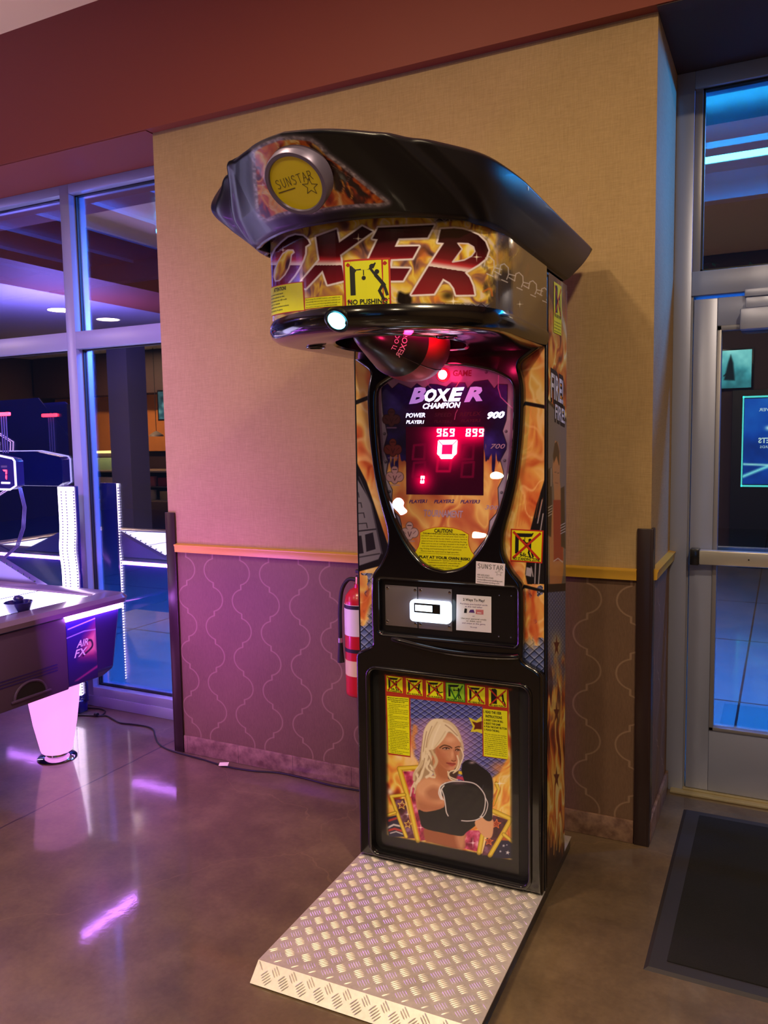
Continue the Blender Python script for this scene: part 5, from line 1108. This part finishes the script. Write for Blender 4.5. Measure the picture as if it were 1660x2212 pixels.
for k,(t_,w_) in enumerate((('If you cannot understand',.52),('instructions placed on the',.56),('machine please scan QR code',.62),('or visit our website',.42),('www.kalkomat.com/instructions',.66),('before playing the game.',.5))): puttext(q,t_,lambda u,v:fn(u,v,.0007),M_INK,.04,.68-.115*k,w=w_,h=.055,bold=.01)
q.build('attention_label',BND,0)
q=MB(); fn=cpatch((661,645),(741,638),(741,661),(661,668)); quad(q,fn,-.01,1.01,-.04,1.04,0,M_REDP,8); quad(q,fn,0,1,0,1,.0003,M_YEL,8)
for k,t_ in enumerate(('By pressing the START button, you expressly','acknowledge that you have read and understood','the instructions and warning labels placed on','this machine and agree to comply therewith.')): puttext(q,t_,lambda u,v:fn(u,v,.0007),M_INK,.03,.79-.235*k,w=.92 if k<3 else .86,h=.11)
q.build('terms_label',BND,0)
# underside
NL=121; oL,_=loop(band_h,NL)
cen=np.array([BC,-.36])
def scl(L,d): 
    t_=np.gradient(L,axis=0); n_=np.stack([-t_[:,1],t_[:,0]],-1); n_/=np.linalg.norm(n_,axis=1)[:,None]
    if n_[0]@np.array([1,0])<0: n_=-n_
    R=L+n_*d; R[:,1]=np.minimum(R[:,1],0.0); return R
def ell(rx,ry,c=(BC,-.335)):
    an=np.arctan2(oL[:,1]-c[1],oL[:,0]-c[0]); return np.stack([c[0]+rx*np.cos(an),c[1]+ry*np.sin(an)],-1)
loops=[(scl(oL,.003),1.838),(scl(oL,.008),1.828),(scl(oL,.009),1.812),(scl(oL,.003),1.797),(scl(oL,-.012),1.787),(scl(oL,-.035),1.782),(scl(oL,-.06),1.781),(ell(.185,.265),1.785),(ell(.178,.258),1.780),(ell(.170,.250),1.784),(ell(.168,.248),1.83),(ell(.15,.23),1.93)]
q=MB(); vs=[];fs=[]
for L_,z_ in loops: vs+=[(a_,b_,z_) for a_,b_ in L_]
for k in range(len(loops)-1):
    for i in range(NL-1): fs.append([k*NL+i,k*NL+i+1,(k+1)*NL+i+1,(k+1)*NL+i])
    fs.append([k*NL+NL-1,k*NL,(k+1)*NL,(k+1)*NL+NL-1])
fs.append([(len(loops)-1)*NL+i for i in range(NL)])
q.add(vs,fs,M_GLOSS); q.add([(a_,b_,1.838) for a_,b_ in oL]+[(a_,b_,2.062) for a_,b_ in oL],[[i,i+1,NL+i+1,NL+i] for i in range(NL-1)],M_GLOSS)
for cx_,cy_ in ((-.555,-.44),(-.15,-.455)): q.tube([(cx_+.026*math.cos(a_),cy_+.026*math.sin(a_),1.781) for a_ in np.linspace(0,2*PI,25)[:-1]],.0022,M_GLOSS,6,closed=True)
HD=q.build('head_underside',BM,50)
# lit blue button in the nose
d=Vector((0,-.78,-.62)).normalized(); Mx=Matrix.Translation((BC,-.7225,1.806))@d.to_track_quat('Z','Y').to_matrix().to_4x4()
q=MB(); q.lathe([(.033,-.006),(.033,.003),(.029,.006),(.0245,.004)],M_BLK,36,Mx); q.lathe([(.0245,.003),(.018,.009),(0,.012)],mat('blue_start_lens',(200,245,255),.3,emit=(90,225,255),es=7.),32,Mx); q.build('blue_button',BM,50)
# ---- bag
M_BAGR=mat('bag_red_leather',(134,26,28),.45,0,.05); M_BAGB=mat('bag_black_leather',(26,20,26),.30,0,.2)
p0=Vector((BC-.01,-.585,1.792)); p1=Vector((BC,-.235,1.790)); L=(p1-p0).length; dm=(p1-p0).normalized()
Mx=Matrix.Translation(p0)@dm.to_track_quat('Z','Y').to_matrix().to_4x4()
pr=[(0,0),(.018,.004),(.030,.02),(.044,.06),(.060,.11),(.078,.165),(.094,.22),(.104,.27),(.107,.315),(.102,.36),(.088,.40),(.066,.43),(.035,.448),(0,.452)]
q=MB(); q.lathe([(r_+.0015,z_) for r_,z_ in pr[:7]]+[(.0975,.222),(.094,.226)],M_BAGB,48,Mx); 
q2=MB(); q2.lathe([(.04,.06)]+pr[4:],M_BAGR,48,Mx)
for k in range(4):
    a_=PI/4+k*PI/2; q2.tube([Mx@Vector((r_*math.cos(a_),r_*math.sin(a_),z_)) for r_,z_ in pr[4:]],.0018,M_BAGB,6)
BG=q2.build('punching_bag',BM,60); 
# lettering wrapped round the black cuff
def bagfn(u,v):
    a_=u/.07; z_=.125-v; r_=np.interp(z_,[b_ for _,b_ in pr],[a2 for a2,_ in pr])+.0028; return tuple(Mx@Vector((r_*math.cos(a_),r_*math.sin(a_),z_)))
C0=Mx.inverted()@Vector(CAMM); ca=math.atan2(C0.y,C0.x)
puttext(q,'BOXER',lambda u,v:bagfn(u,v),M_PWHITE,(ca+.10)*.07,-.012,w=.07,h=.020,bold=.01,align='C'); puttext(q,'DO IT',lambda u,v:bagfn(u,v),M_PWHITE,(ca+.05)*.07,.018,w=.05,h=.016,align='C')
q.build('cuff',BG,60)
q=MB(); q.cyl((BC,-.20,1.80),(BC,-.10,1.92),.012,M_CHROME,14); q.build('bag_arm',BM)
l=bpy.data.lights.new('red_bag_fill','POINT'); l.energy=.28; l.color=(1,.02,.12); l.shadow_soft_size=.02
o=bpy.data.objects.new('red_bag_fill',l); COL.objects.link(o); o.parent=BM; o.location=(BC+.02,-.075,1.715)  # added lamp: spreads the start button's red onto the bag
l=bpy.data.lights.new('red_bag_fill','POINT'); l.energy=2.2; l.color=(1,.02,.12); l.shadow_soft_size=.02
o=bpy.data.objects.new('red_bag_fill',l); COL.objects.link(o); o.parent=BM; o.location=(BC+.135,-.38,1.84)  # added lamp up in the recess, reddens bag and rim
l=bpy.data.lights.new('red_rim_fill','POINT'); l.energy=.16; l.color=(1,.02,.14); l.shadow_soft_size=.012
o=bpy.data.objects.new('red_rim_fill',l); COL.objects.link(o); o.parent=BM; o.location=(BC+.10,-.52,1.76)  # added lamp in mid-air for pink glints along the rim
# ---- cap
NC,NV=820,110
low=[(.336,.25),(.336,.05),(.336,-.15),(.336,-.35),(.335,-.47),(.322,-.55),(.293,-.62),(.245,-.673),(.16,-.728),(.08,-.754),(0,-.76)]
upp=[(.385,.44),(.383,.2),(.38,0),(.378,-.25),(.375,-.43),(.352,-.59),(.305,-.70),(.215,-.825),(.10,-.925),(0,-.958)]
LL,LT=loop(low,NC,8); UL,UT=loop(upp,NC,8)
ZL,ZU=2.030,2.166
def capP(U,V,lift=0.):
    i=U; lx=np.interp(i,np.arange(NC),LL[:,0]);ly=np.interp(i,np.arange(NC),LL[:,1]);ux=np.interp(i,np.arange(NC),UL[:,0]);uy=np.interp(i,np.arange(NC),UL[:,1])
    al=(np.interp(i,np.arange(NC),LT)-LT[-1]/2); aa=np.abs(al)           # arc distance from nose
    x_=lx+(ux-lx)*V;y_=ly+(uy-ly)*V;z_=ZL+(ZU-ZL)*V
    ex=x_-BC;ey=np.minimum(y_+.35,0); n_=np.sqrt(ex**2+ey**2)+1e-6; ex/=n_;ey/=n_
    g=lambda c,w: np.exp(-((aa-c)/w)**2)
    a0=.345-.165*V
    sd=np.where(al>0,1.,.42)
    d=sd*(.010*g(a0,.016)-.014*g(a0+.04,.022)+.005*g(a0+.08,.018))+.010*np.sin(PI*np.clip(V,0,1))*(1-g(0,.18)*.6)+np.where(al>0,.062,.006)*np.exp(-((aa-.38)/.085)**2)*np.exp(-((V-.70)/.36)**2)+np.where(al>0,.016,0)*np.clip((aa-.1)/.08,0,1)*np.clip(V*3,0,1)
    e_=np.clip((V-.93)/.07,0,1)**2*.006+np.clip((.05-V)/.05,0,1)**2*.005
    d=d-e_+lift
    return np.stack([x_+ex*d,y_+ey*d,z_],-1)
def paint_cap(U,V,P):
    X,Y=mproj(P); al=np.interp(U,np.arange(NC),LT)-LT[-1]/2; A=Art(np.where(al<.36,X,-999),Y,(18,17,24)); X,Y=A.X,A.Y
    def cc(x,y): return (440+x*.21687,250+y*.21687)
    R=[cc(*p) for p in [(500,350),(600,290),(750,235),(900,225),(1060,240),(1150,300),(1240,400),(1380,500),(1480,580),(1600,680),(1700,760)]]+[(838,438),(820,442),(780,443),(740,446),(700,452)]+[cc(*p) for p in [(1080,960),(900,945),(750,985),(620,1040),(560,1000),(535,900),(520,700),(505,500)]]
    A.line(R,17,(100,94,108),4,True); A.line(R,9,lambda x,y: pal(fbm(x/5,y/5,3)*1.6-.3,[(0,(96,90,104)),(.5,(150,142,158)),(1,(214,206,222))]),2,True)
    A.poly(R,lambda x,y: fire(x,y,40,[(0,(30,12,12)),(.3,(90,26,18)),(.45,(186,70,30)),(.62,(226,120,40)),(.8,(244,180,80)),(1,(255,226,150))],41,.7,1.8),1.6)
    A.line(R,6,lambda x,y: pal(fbm(x/5,y/5,3)*1.6-.3,[(0,(96,90,104)),(.5,(150,142,158)),(1,(224,216,232))]),1.5,True)
    A.poly([cc(1010,240),cc(1130,330),cc(1270,470),cc(1420,590),cc(1560,720),cc(1640,800),cc(1560,790),cc(1420,640),cc(1380,770),cc(1310,740),cc(1280,600),cc(1180,450)],(32,22,24),3,.85)
    for P_,w_ in (([cc(1380,780),cc(1400,700),cc(1370,640)],2.5),([cc(1300,740),cc(1340,790),cc(1330,830)],3),([cc(1440,700),cc(1480,780),cc(1470,830)],3),([cc(600,700),cc(570,780),cc(640,900)],4),([cc(640,750),cc(700,800),cc(690,880)],3)): A.line(P_,w_,(246,170,60),1.2,curve=4)
    for P_ in ([cc(1270,490),cc(1460,610),cc(1370,760)],[cc(1320,460),cc(1200,700)],[cc(560,870),cc(620,640)],[cc(720,930),cc(760,830)]): A.line(P_,.9,(190,160,150),.6,a=.7)
    A.spark(*cc(590,690),8,(255,230,230))
    return A.C
CAPM=vmat('printed_cap_shell',.36,.08,0.,.3)
CP=artgrid('cap_shell',capP,np.arange(NC,dtype=float),np.linspace(0,1,NV),paint_cap,CAPM,BM)
us=np.linspace(0,NC-1,161)
def ring(V,inset,z_): 
    P_=capP(us,np.full(161,V)); c=np.array([BC,-.25]); Q=P_[:,:2]; d_=Q-c; n_=np.linalg.norm(d_,axis=1)[:,None]; Q=Q-d_/n_*inset; return [(a_,b_,z_) for a_,b_ in Q]
q=MB()
T_=[ring(1.,0,ZU),ring(1.,.010,ZU+.007),ring(1.,.03,ZU+.011),ring(1.,.12,ZU+.013)]
B_=[ring(0.,0,ZL),ring(0.,.004,ZL-.003),ring(0.,.009,ZL-.002),ring(0.,.011,ZL+.004),ring(0.,.012,ZL+.028)]
for S_ in (T_,B_):
    vs=[p for r_ in S_ for p in r_]; fs=[[k*161+i,k*161+i+1,(k+1)*161+i+1,(k+1)*161+i] for k in range(len(S_)-1) for i in range(160)]
    fs.append([(len(S_)-1)*161+i for i in range(161)]); fs+= [[k*161+160,k*161,(k+1)*161,(k+1)*161+160] for k in range(len(S_)-1)]
    q.add(vs,fs,M_SATIN)
a_,b_=capP(np.array([0.,0.]),np.array([0.,1.])); c_,d_=capP(np.array([NC-1.,NC-1.]),np.array([0.,1.])); q.add([a_,b_,d_,c_],[[0,1,2,3]],M_SATIN)
q.build('cap_top',CP,40)
# logo disc on the nose
pc=mplane((643,380),0,BC); pc=np.array([BC,-.893,2.083]); tv=Vector((0,-.69,.724)).normalized(); nv=Vector((0,-.724,-.69)).normalized(); xv=Vector((1,0,0))
Mx=Matrix(((xv.x,tv.x,-nv.x*-1,pc[0]),(xv.y,tv.y,nv.y,pc[1]),(xv.z,tv.z,nv.z,pc[2]),(0,0,0,1)))
q=MB(); q.lathe([(.0735,-.03),(.073,.009),(.071,.012),(.063,.012),(.0605,.008)],mat('badge_ring_metal',(120,112,140),.35,.5),56,Mx)
q.lathe([(.061,-.01),(.061,.0085),(0,.0085)],mat('badge_yellow',(240,220,14),.55),56,Mx)
fn=lambda u,v,h_=0.: tuple(Mx@Vector((u,v,.0088+h_)))
strokes(q,'SUNSTAR',fn,-.050,-.006,.098,.020,.0015,mat('badge_ink',(96,84,20),.6),.10,.0004); starline(q,fn,.032,-.012,.019,.0015,MATS['badge_ink'],.15,.0004); pline(q,fn,[(-.05,-.014),(-.006,-.009)],.0022,MATS['badge_ink'],.0004)
q.build('round_badge',CP,50)
q=MB(); q.lathe([(.006,0),(.003,.001),(0,.0012)],mat('chip_white',(200,200,200),.6),7,Matrix.Translation((.0475,-.38,2.150))@Matrix.Rotation(PI/2,4,'Y')); q.build('chipped_spot',CP)

q=MB(); fn=lambda s_,t_,h_=0.: (.0045+h_,.078+.104*s_,1.886+.112*t_)
picto(q,fn,'side','NO SIDE PUNCH',M_YEL); fn2=lambda s_,t_,h_=0.: (.0045+h_,.078+.104*s_,1.842+.044*t_)
quad(q,fn2,0,1,0,1,.0001,M_YEL)
for k,t_ in enumerate(('No standing within 5ft','of the machine while','another player is','punching the bag')): puttext(q,t_,lambda u,v:fn2(u,v,.0006),M_INK,.06,.76-.22*k,w=.86,h=.10)
q.build('warning_sticker',BM,0)
# ================================================================== THINGS SEEN AS REFLECTIONS (they stand in the hall behind the camera)
def ceil_light(x,y,z,label):
    e=empty('recessed_downlight',(x,y,z),0,label,'light','downlights in the hall ceiling')
    q=MB(); q.lathe([(.15,-.002),(.168,-.004),(.172,0)],M_WHITE,28,cap=False); q.build('trim_ring',e)
    q=MB(); q.lathe([(0.149,-.001),(0.149,.0)],mat('downlight_lens',(255,230,190),.4,emit=(255,224,180),es=14.),28); q.build('lens',e)
    return e
for (x,y,lb) in ((-7.19,-.48,'round warm ceiling downlight reflected nearest the top of the window pane'),(-8.33,-1.6,'round warm ceiling downlight, middle of the row reflected in the window'),(-10.6,-3.9,'round warm ceiling downlight reflected lowest, just under the window crossbar')): ceil_light(x,y,3.199,lb)
M_ORW=mat('orange_wall_paint',(190,118,52),.6); M_STEEL=mat('counter_steel',(150,140,130),.35,.5)
mb=MB(); mb.box((-13.4,-5.19,1.35),(-7.2,-5.1,2.42),M_ORW); mb.box((-13.4,-5.19,2.42),(-7.2,-4.6,3.19),M_DARKW); struct(mb,'trim_9')
e=empty('concession_counter',(-10.3,-4.2,0),0,'dark concession counter with glass candy case reflected in the tall window pane','counter')
q=MB(); q.box((-2.2,-.35,0),(1.9,.35,.50),M_DARKW,.01); q.box((-2.2,-.35,.50),(1.9,-.30,1.0),M_DARKW); q.box((-2.2,-.3,.50),(1.9,.3,.52),M_STEEL); q.box((-2.2,-.3,.74),(1.9,.3,.755),M_STEEL); q.build('case',e)
q=MB(); q.box((-2.25,-.4,1.0),(1.95,.38,1.035),M_STEEL,.006); q.build('worktop',e)
q=MB(); q.box((-2.2,.33,.42),(1.9,.345,.46),mat('counter_strip_light',(255,235,180),.4,emit=(255,225,150),es=3.)); q.build('strip_light',e)
cols=[((205,196,190),'white'),((190,170,90),'yellow'),((196,60,70),'red'),((120,70,120),'purple'),((220,120,110),'pink'),((90,110,160),'blue'),((206,190,160),'cream'),((170,50,60),'dark red')]
k=0
pl=['left end','second from left','third from left','middle','fourth from right','third from right','second from right','right end']
for row,z in (('upper',.756),('lower',.521)):
    for i in range(8):
        c,nm=cols[(i*3+(0 if row=='upper' else 2))%8]; m=mat('candy_box_'+nm.replace(' ','_'),c,.5)
        q=MB(); w=.14+.03*((i*7+k)%3); h=.13+.02*((i*5)%3); q.box((-w,-.05,0),(w,.05,h),m,.004)
        o=q.build('candy_box'); o.location=(-11.9+i*.47,-4.02,z); tag(o,'%s candy box on the %s shelf of the concession case, %s'%(nm,row,pl[i]),'box','candy boxes in the concession case'); k+=1
e=empty('popcorn_machine',(-10.9,-4.25,1.035),0,'pale green and steel popcorn warmer on the concession counter','popcorn machine')
q=MB(); q.box((-.5,-.25,0),(.5,.25,.22),mat('warmer_green',(150,190,140),.4),.01); q.box((-.5,-.25,.22),(.5,.25,.30),M_STEEL,.01); q.build('cabinet',e)
q=MB(); q.box((-.48,-.22,.3),(.48,.2,.34),mat('warmer_light',(255,230,150),.4,emit=(255,225,140),es=2.)); q.build('lamp',e)
e=empty('wall_television',(-9.4,-4.55,1.9),0,'wall television with bluish picture and pale caption above the concession counter','television')
q=MB(); q.box((-.75,-.04,0),(.75,.04,.55),M_BLK,.008); q.build('housing',e)
def paint_tv(U,V,P):
    A=Art(U*140,(1-V)*50,(20,34,40)); A.C=pal(fbm(U*6,V*4),[(0,(8,14,20)),(.5,(30,60,70)),(1,(130,190,190))])/255.; return A.C
scr=artgrid('screen',lambda U,V:np.stack([-.72+1.44*(1-U),np.full(U.shape,.042),.03+.49*V],-1),np.linspace(0,1,60),np.linspace(0,1,30),paint_tv,vmat('tv_picture',.3,0,2.),e)
for (x,lb) in ((-11.8,'left of the three pendant lamps over the concession counter'),(-11.0,'middle one of the three pendant lamps over the concession counter'),(-10.1,'right of the three pendant lamps over the concession counter')):
    e=empty('pendant_lamp',(x,-4.4,1.62),0,lb,'lamp','pendant lamps over the concession counter')
    q=MB(); q.lathe([(.13,0),(.12,.03),(.03,.09),(.0,.1)],M_STEEL,24); q.build('shade',e); q=MB(); q.lathe([(0.12,.004),(.12,.006)],mat('pendant_glow',(255,235,190),.4,emit=(255,225,170),es=8.),24); q.build('bulb',e)
    q=MB(); q.cyl((0,0,.1),(0,0,1.57),.006,M_BLKM,8); q.build('stem',e)
# blue-lit column + racing arcade cabinet
mb=MB(); mb.box((-9.3,-2.9,0),(-8.9,-2.5,3.2),mat('column_blue_grey',(104,100,130),.6)); struct(mb,'wall_column')
M_ARC=mat('arcade_blue_laminate',(36,30,110),.35,0,.2); M_ARCG=mat('arcade_glow_blue',(30,60,220),.4,emit=(30,70,255),es=.8); M_ARCW=mat('arcade_light_line',(225,190,255),.4,emit=(220,170,255),es=2.5)
def arcade(x,y,rz,label,cat='arcade cabinet'):
    e=empty('racing_arcade_cabinet',(x,y,0),rz,label,cat,'arcade cabinets in the hall')
    prof=[(-.75,0),(.55,0),(.55,.55),(.15,.75),(.12,.95),(-.05,1.05),(-.10,1.55),(.20,1.75),(.22,1.98),(-.45,2.02),(-.75,1.6)]
    for s_ in (1,-1):
        q=MB(); q.prism(prof,lambda a,b,h,s_=s_:(a,s_*(.42+h),b),.03,M_ARC); sd=q.build('side_panel',e)
        q=MB(); 
        for d in (0,.03): q.tube([(.52-d,s_*.453,.1),(.52-d,s_*.453,.5),(.12-d,s_*.453,.72),(.08-d,s_*.453,.95),(-.09-d,s_*.453,1.05),(-.13-d,s_*.453,1.55),(.15-d,s_*.453,1.74)],.004,M_ARCW,6)
        q.build('light_line',sd)
    q=MB(); q.box((-.74,-.42,0),(-.2,.42,1.95),M_ARC); q.box((-.2,-.42,0),(.5,.42,.5),M_ARC); q.build('cabinet',e)
    q=MB(); q.box((-.12,-.38,1.08),(-.10,.38,1.52),M_ARCG); q.build('screen',e)
    q=MB(); q.box((.12,-.40,1.76),(.21,.40,1.97),mat('marquee_glow',(60,50,150),.4,emit=(110,80,255),es=1.2),.01); q.build('marquee',e)
    q=MB(); q.tube([(.16+.0,.16*math.cos(a),.92+.13*math.sin(a)) for a in np.linspace(0,2*PI,25)[:-1]],.014,M_BLK,8,closed=True); q.cyl((.02,0,.9),(.16,0,.92),.02,M_BLK,10); q.build('steering_wheel',e)
    q=MB(); q.box((.75,-.25,.0),(1.25,.25,.42),M_ARC,.03); q.box((1.15,-.25,.35),(1.32,.25,1.15),M_ARC,.04); q.box((.5,-.05,0),(.8,.05,.1),M_BLK); q.build('seat',e)
    return e
arcade(-7.9,.35,math.radians(150),'blue lit racing arcade cabinet reflected behind the score board at the left edge')
arcade(-9.6,-.7,math.radians(140),'second blue racing arcade cabinet, the one further into the hall')
# ticket kiosk screen and poster reflected in the door glass
mb=MB(); mb.box((-1.1,-3.2,0),(3.2,-3.1,3.55),M_DARKW); struct(mb,'wall_partition')
M_CYAN=mat('screen_frame_glow',(90,230,230),.4,emit=(80,230,225),es=1.6)
e=empty('ticket_kiosk',(0.05,-2.98,0),0,'black ticket kiosk with a blue backlit screen reflected in the door glass','kiosk')
q=MB(); q.box((-.6,-.12,0),(.6,-.01,2.0),M_BLKM,.01); q.box((-.5,-.12,0),(.5,.25,.12),M_BLKM,.01); q.build('cabinet',e)
def paint_kiosk(U,V,P):
    X=U*100;Y=(1-V)*110; A=Art(X,Y,(10,50,130)); A.C=pal(fbm(X/30,Y/30)*.6+V*.3,[(0,(6,20,70)),(.5,(10,60,150)),(1,(30,110,190))])/255.
    A.line([(0,92),(30,78),(60,82),(100,100)],3,(120,220,220),1.5,curve=6); A.line([(0,104),(50,88),(100,84)],2,(150,230,220),1.2,curve=6); A.glow(72,38,6,4,(180,240,240),1)
    for k,(a,b,c) in enumerate(((.5,0,1),(1,1,0))): pass
    return A.C
scr=artgrid('screen',lambda U,V:np.stack([.47-.94*U,np.full(U.shape,-.004),.93+.97*V],-1),np.linspace(0,1,100),np.linspace(0,1,100),paint_kiosk,vmat('kiosk_picture',.3,0,2.2),e)
q=MB()
for a,b in (((-.49,-.01,.90),(.49,.0,.92)),((-.49,-.01,1.91),(.49,.0,1.93)),((-.49,-.01,.90),(-.475,.0,1.93)),((.475,-.01,.90),(.49,.0,1.93))): q.box(a,b,M_CYAN)
q.build('lit_frame',e)
q=MB(); fn=lambda u,v:(-u,.001,v); ml=mat('kiosk_text',(200,240,240),.4,emit=(190,240,240),es=1.2)
puttext(q,'LIFE:',fn,ml,.10,1.82,h=.022); puttext(q,'DISCOVER',fn,ml,.02,1.755,h=.034,w=.30,bold=.01); puttext(q,'TICKETS',fn,ml,.02,1.40,h=.055,w=.30,bold=.03); puttext(q,'GIFT CARDS',fn,ml,.06,1.34,h=.028,w=.24)
q.build('lettering',scr,0)
e=empty('backlit_poster',(-.60,-3.085,2.01),0,'small backlit poster of pale cyan misty scene reflected at upper left of the door glass','poster')
q=MB(); q.box((-.26,-.01,0),(.26,.012,.47),M_BLK,.004); q.build('frame',e)
def paint_post(U,V,P):
    X=U*100;Y=(1-V)*90; A=Art(X,Y); A.C=pal(V*.6+fbm(X/25,Y/25)*.5,[(0,(10,40,50)),(.5,(60,150,160)),(1,(150,240,235))])/255.
    A.poly([(40,70),(48,30),(54,10),(60,30),(64,72)],(10,26,30),2); A.line([(50,50),(40,60)],3,(10,26,30)); return A.C
artgrid('print',lambda U,V:np.stack([-.24+.48*U,np.full(U.shape,.013),.02+.43*V],-1),np.linspace(0,1,60),np.linspace(0,1,50),paint_post,vmat('poster_backlit',.3,0,1.6),e)
# outdoor shrubs under the canopy edge
M_LEAF=mat('shrub_leaf',(52,74,34),.6); M_BARK=mat('shrub_bark',(70,56,44),.8)
def shrub(x,y,h,r,label,seed):
    R=random.Random(seed); e=empty('shrub',(x,y,-.02),0,label,'shrub','shrubs outside the glass')
    q=MB()
    tips=[]
    for k in range(9):
        a=R.random()*2*PI; rr_=r*R.uniform(.2,.9); zt=h*R.uniform(.6,1.); p=[(0,0,0),(rr_*.3*math.cos(a),rr_*.3*math.sin(a),zt*.5),(rr_*math.cos(a),rr_*math.sin(a),zt)]; q.tube(p,[.02,.014,.005],M_BARK,6); tips.append(p)
    q.build('stem',e)
    q=MB()
    for k in range(2200):
        p=R.choice(tips); t=R.uniform(.45,1.05); c=Vector(p[1]).lerp(Vector(p[2]),min(1,(t-.4)/.6)); c+=Vector((R.gauss(0,r*.28),R.gauss(0,r*.28),R.gauss(0,h*.09)))
        if c.z<2.35: c.z=2.35+R.random()*.4
        d=Vector((R.gauss(0,1),R.gauss(0,1),R.gauss(0,.6))).normalized(); s_=R.uniform(.03,.06); w=d.cross(Vector((0,0,1))); w=w.normalized()*s_*.32 if w.length>1e-3 else Vector((s_*.3,0,0))
        q.add([c,c+d*s_*.5+w,c+d*s_,c+d*s_*.5-w],[[0,1,2,3]],M_LEAF)
    q.build('foliage',e,0)
shrub(-1.0,6.4,2.9,.7,'dark leafy shrub behind the blue neon tube seen at the left of the transom',1)
shrub(1.6,6.7,3.0,.8,'dark leafy shrub outside seen at the right of the transom',2)
# ================================================================== LIGHT
def area(name,loc,rot,size,energy,col,sizey=None,spread=None):
    l=bpy.data.lights.new(name,'AREA'); l.energy=energy; l.color=s2l(np.array(col)/255.); l.size=size
    if sizey: l.shape='RECTANGLE'; l.size_y=sizey
    else: l.shape='DISK'
    if spread: l.spread=math.radians(spread)
    o=bpy.data.objects.new(name,l); COL.objects.link(o); o.location=loc; o.rotation_euler=[math.radians(a) for a in rot]; return o
def aim(o,t): o.rotation_euler=(Vector(t)-o.location).to_track_quat('-Z','Y').to_euler()
w=bpy.data.worlds.new('world'); SC.world=w; w.use_nodes=True; w.node_tree.nodes['Background'].inputs[0].default_value=(.010,.012,.022,1); w.node_tree.nodes['Background'].inputs[1].default_value=1.
WARM=(255,227,186)
for i,(x,y,e_) in enumerate(((-1.6,.9,34),(.6,.8,44),(-1.2,-1.2,34),(1.0,-1.2,34),(-3.2,-1.0,26))):
    o=area('ceiling_lamp_%d'%i,(x,y,ZC-.03),(0,0,0),.22,e_,WARM)
for i,(x,y,e_) in enumerate(((-8,-.5,60),(-10.6,-3.4,110))):
    area('hall_lamp_%d'%i,(x,y,3.15),(0,0,0),.3,e_,(255,205,160))
# added unseen lamps that fill in purple for the lit table and its neighbours
o=area('purple_fill',(-2.95,1.0,2.9),(0,0,0),.5,10,(186,110,255),.3,70); aim(o,(-3.3,3.3,1.2))
o=area('purple_wall_fill',(-2.55,2.2,.72),(0,0,0),.04,9,(190,80,255),.5); aim(o,(-2.2,2.975,.8))
o=area('indigo_ceiling_fill',(-7.2,.2,2.1),(180,0,0),1.0,170,(130,115,255))  # added uplight, brightens the hall ceiling
# added unseen lamps outside boost the neon's blue on pavement and through the transom
o=area('blue_return_fill',(1.2,3.95,2.85),(0,0,0),.3,430,(0,140,255),.06); aim(o,(-.42,3.25,2.2))
o=area('pavement_blue',(-1.9,5.6,2.7),(0,0,0),1.2,900,(60,120,255),.6); aim(o,(-4.2,4.6,0))
o=area('pavement_blue_door',(.3,4.6,3.0),(0,0,0),2.0,120,(0,165,255),.1)
SC.view_settings.view_transform='Standard'; SC.view_settings.look='None'; SC.view_settings.gamma=1.; SC.view_settings.use_curve_mapping=False
SC.view_settings.exposure=.35
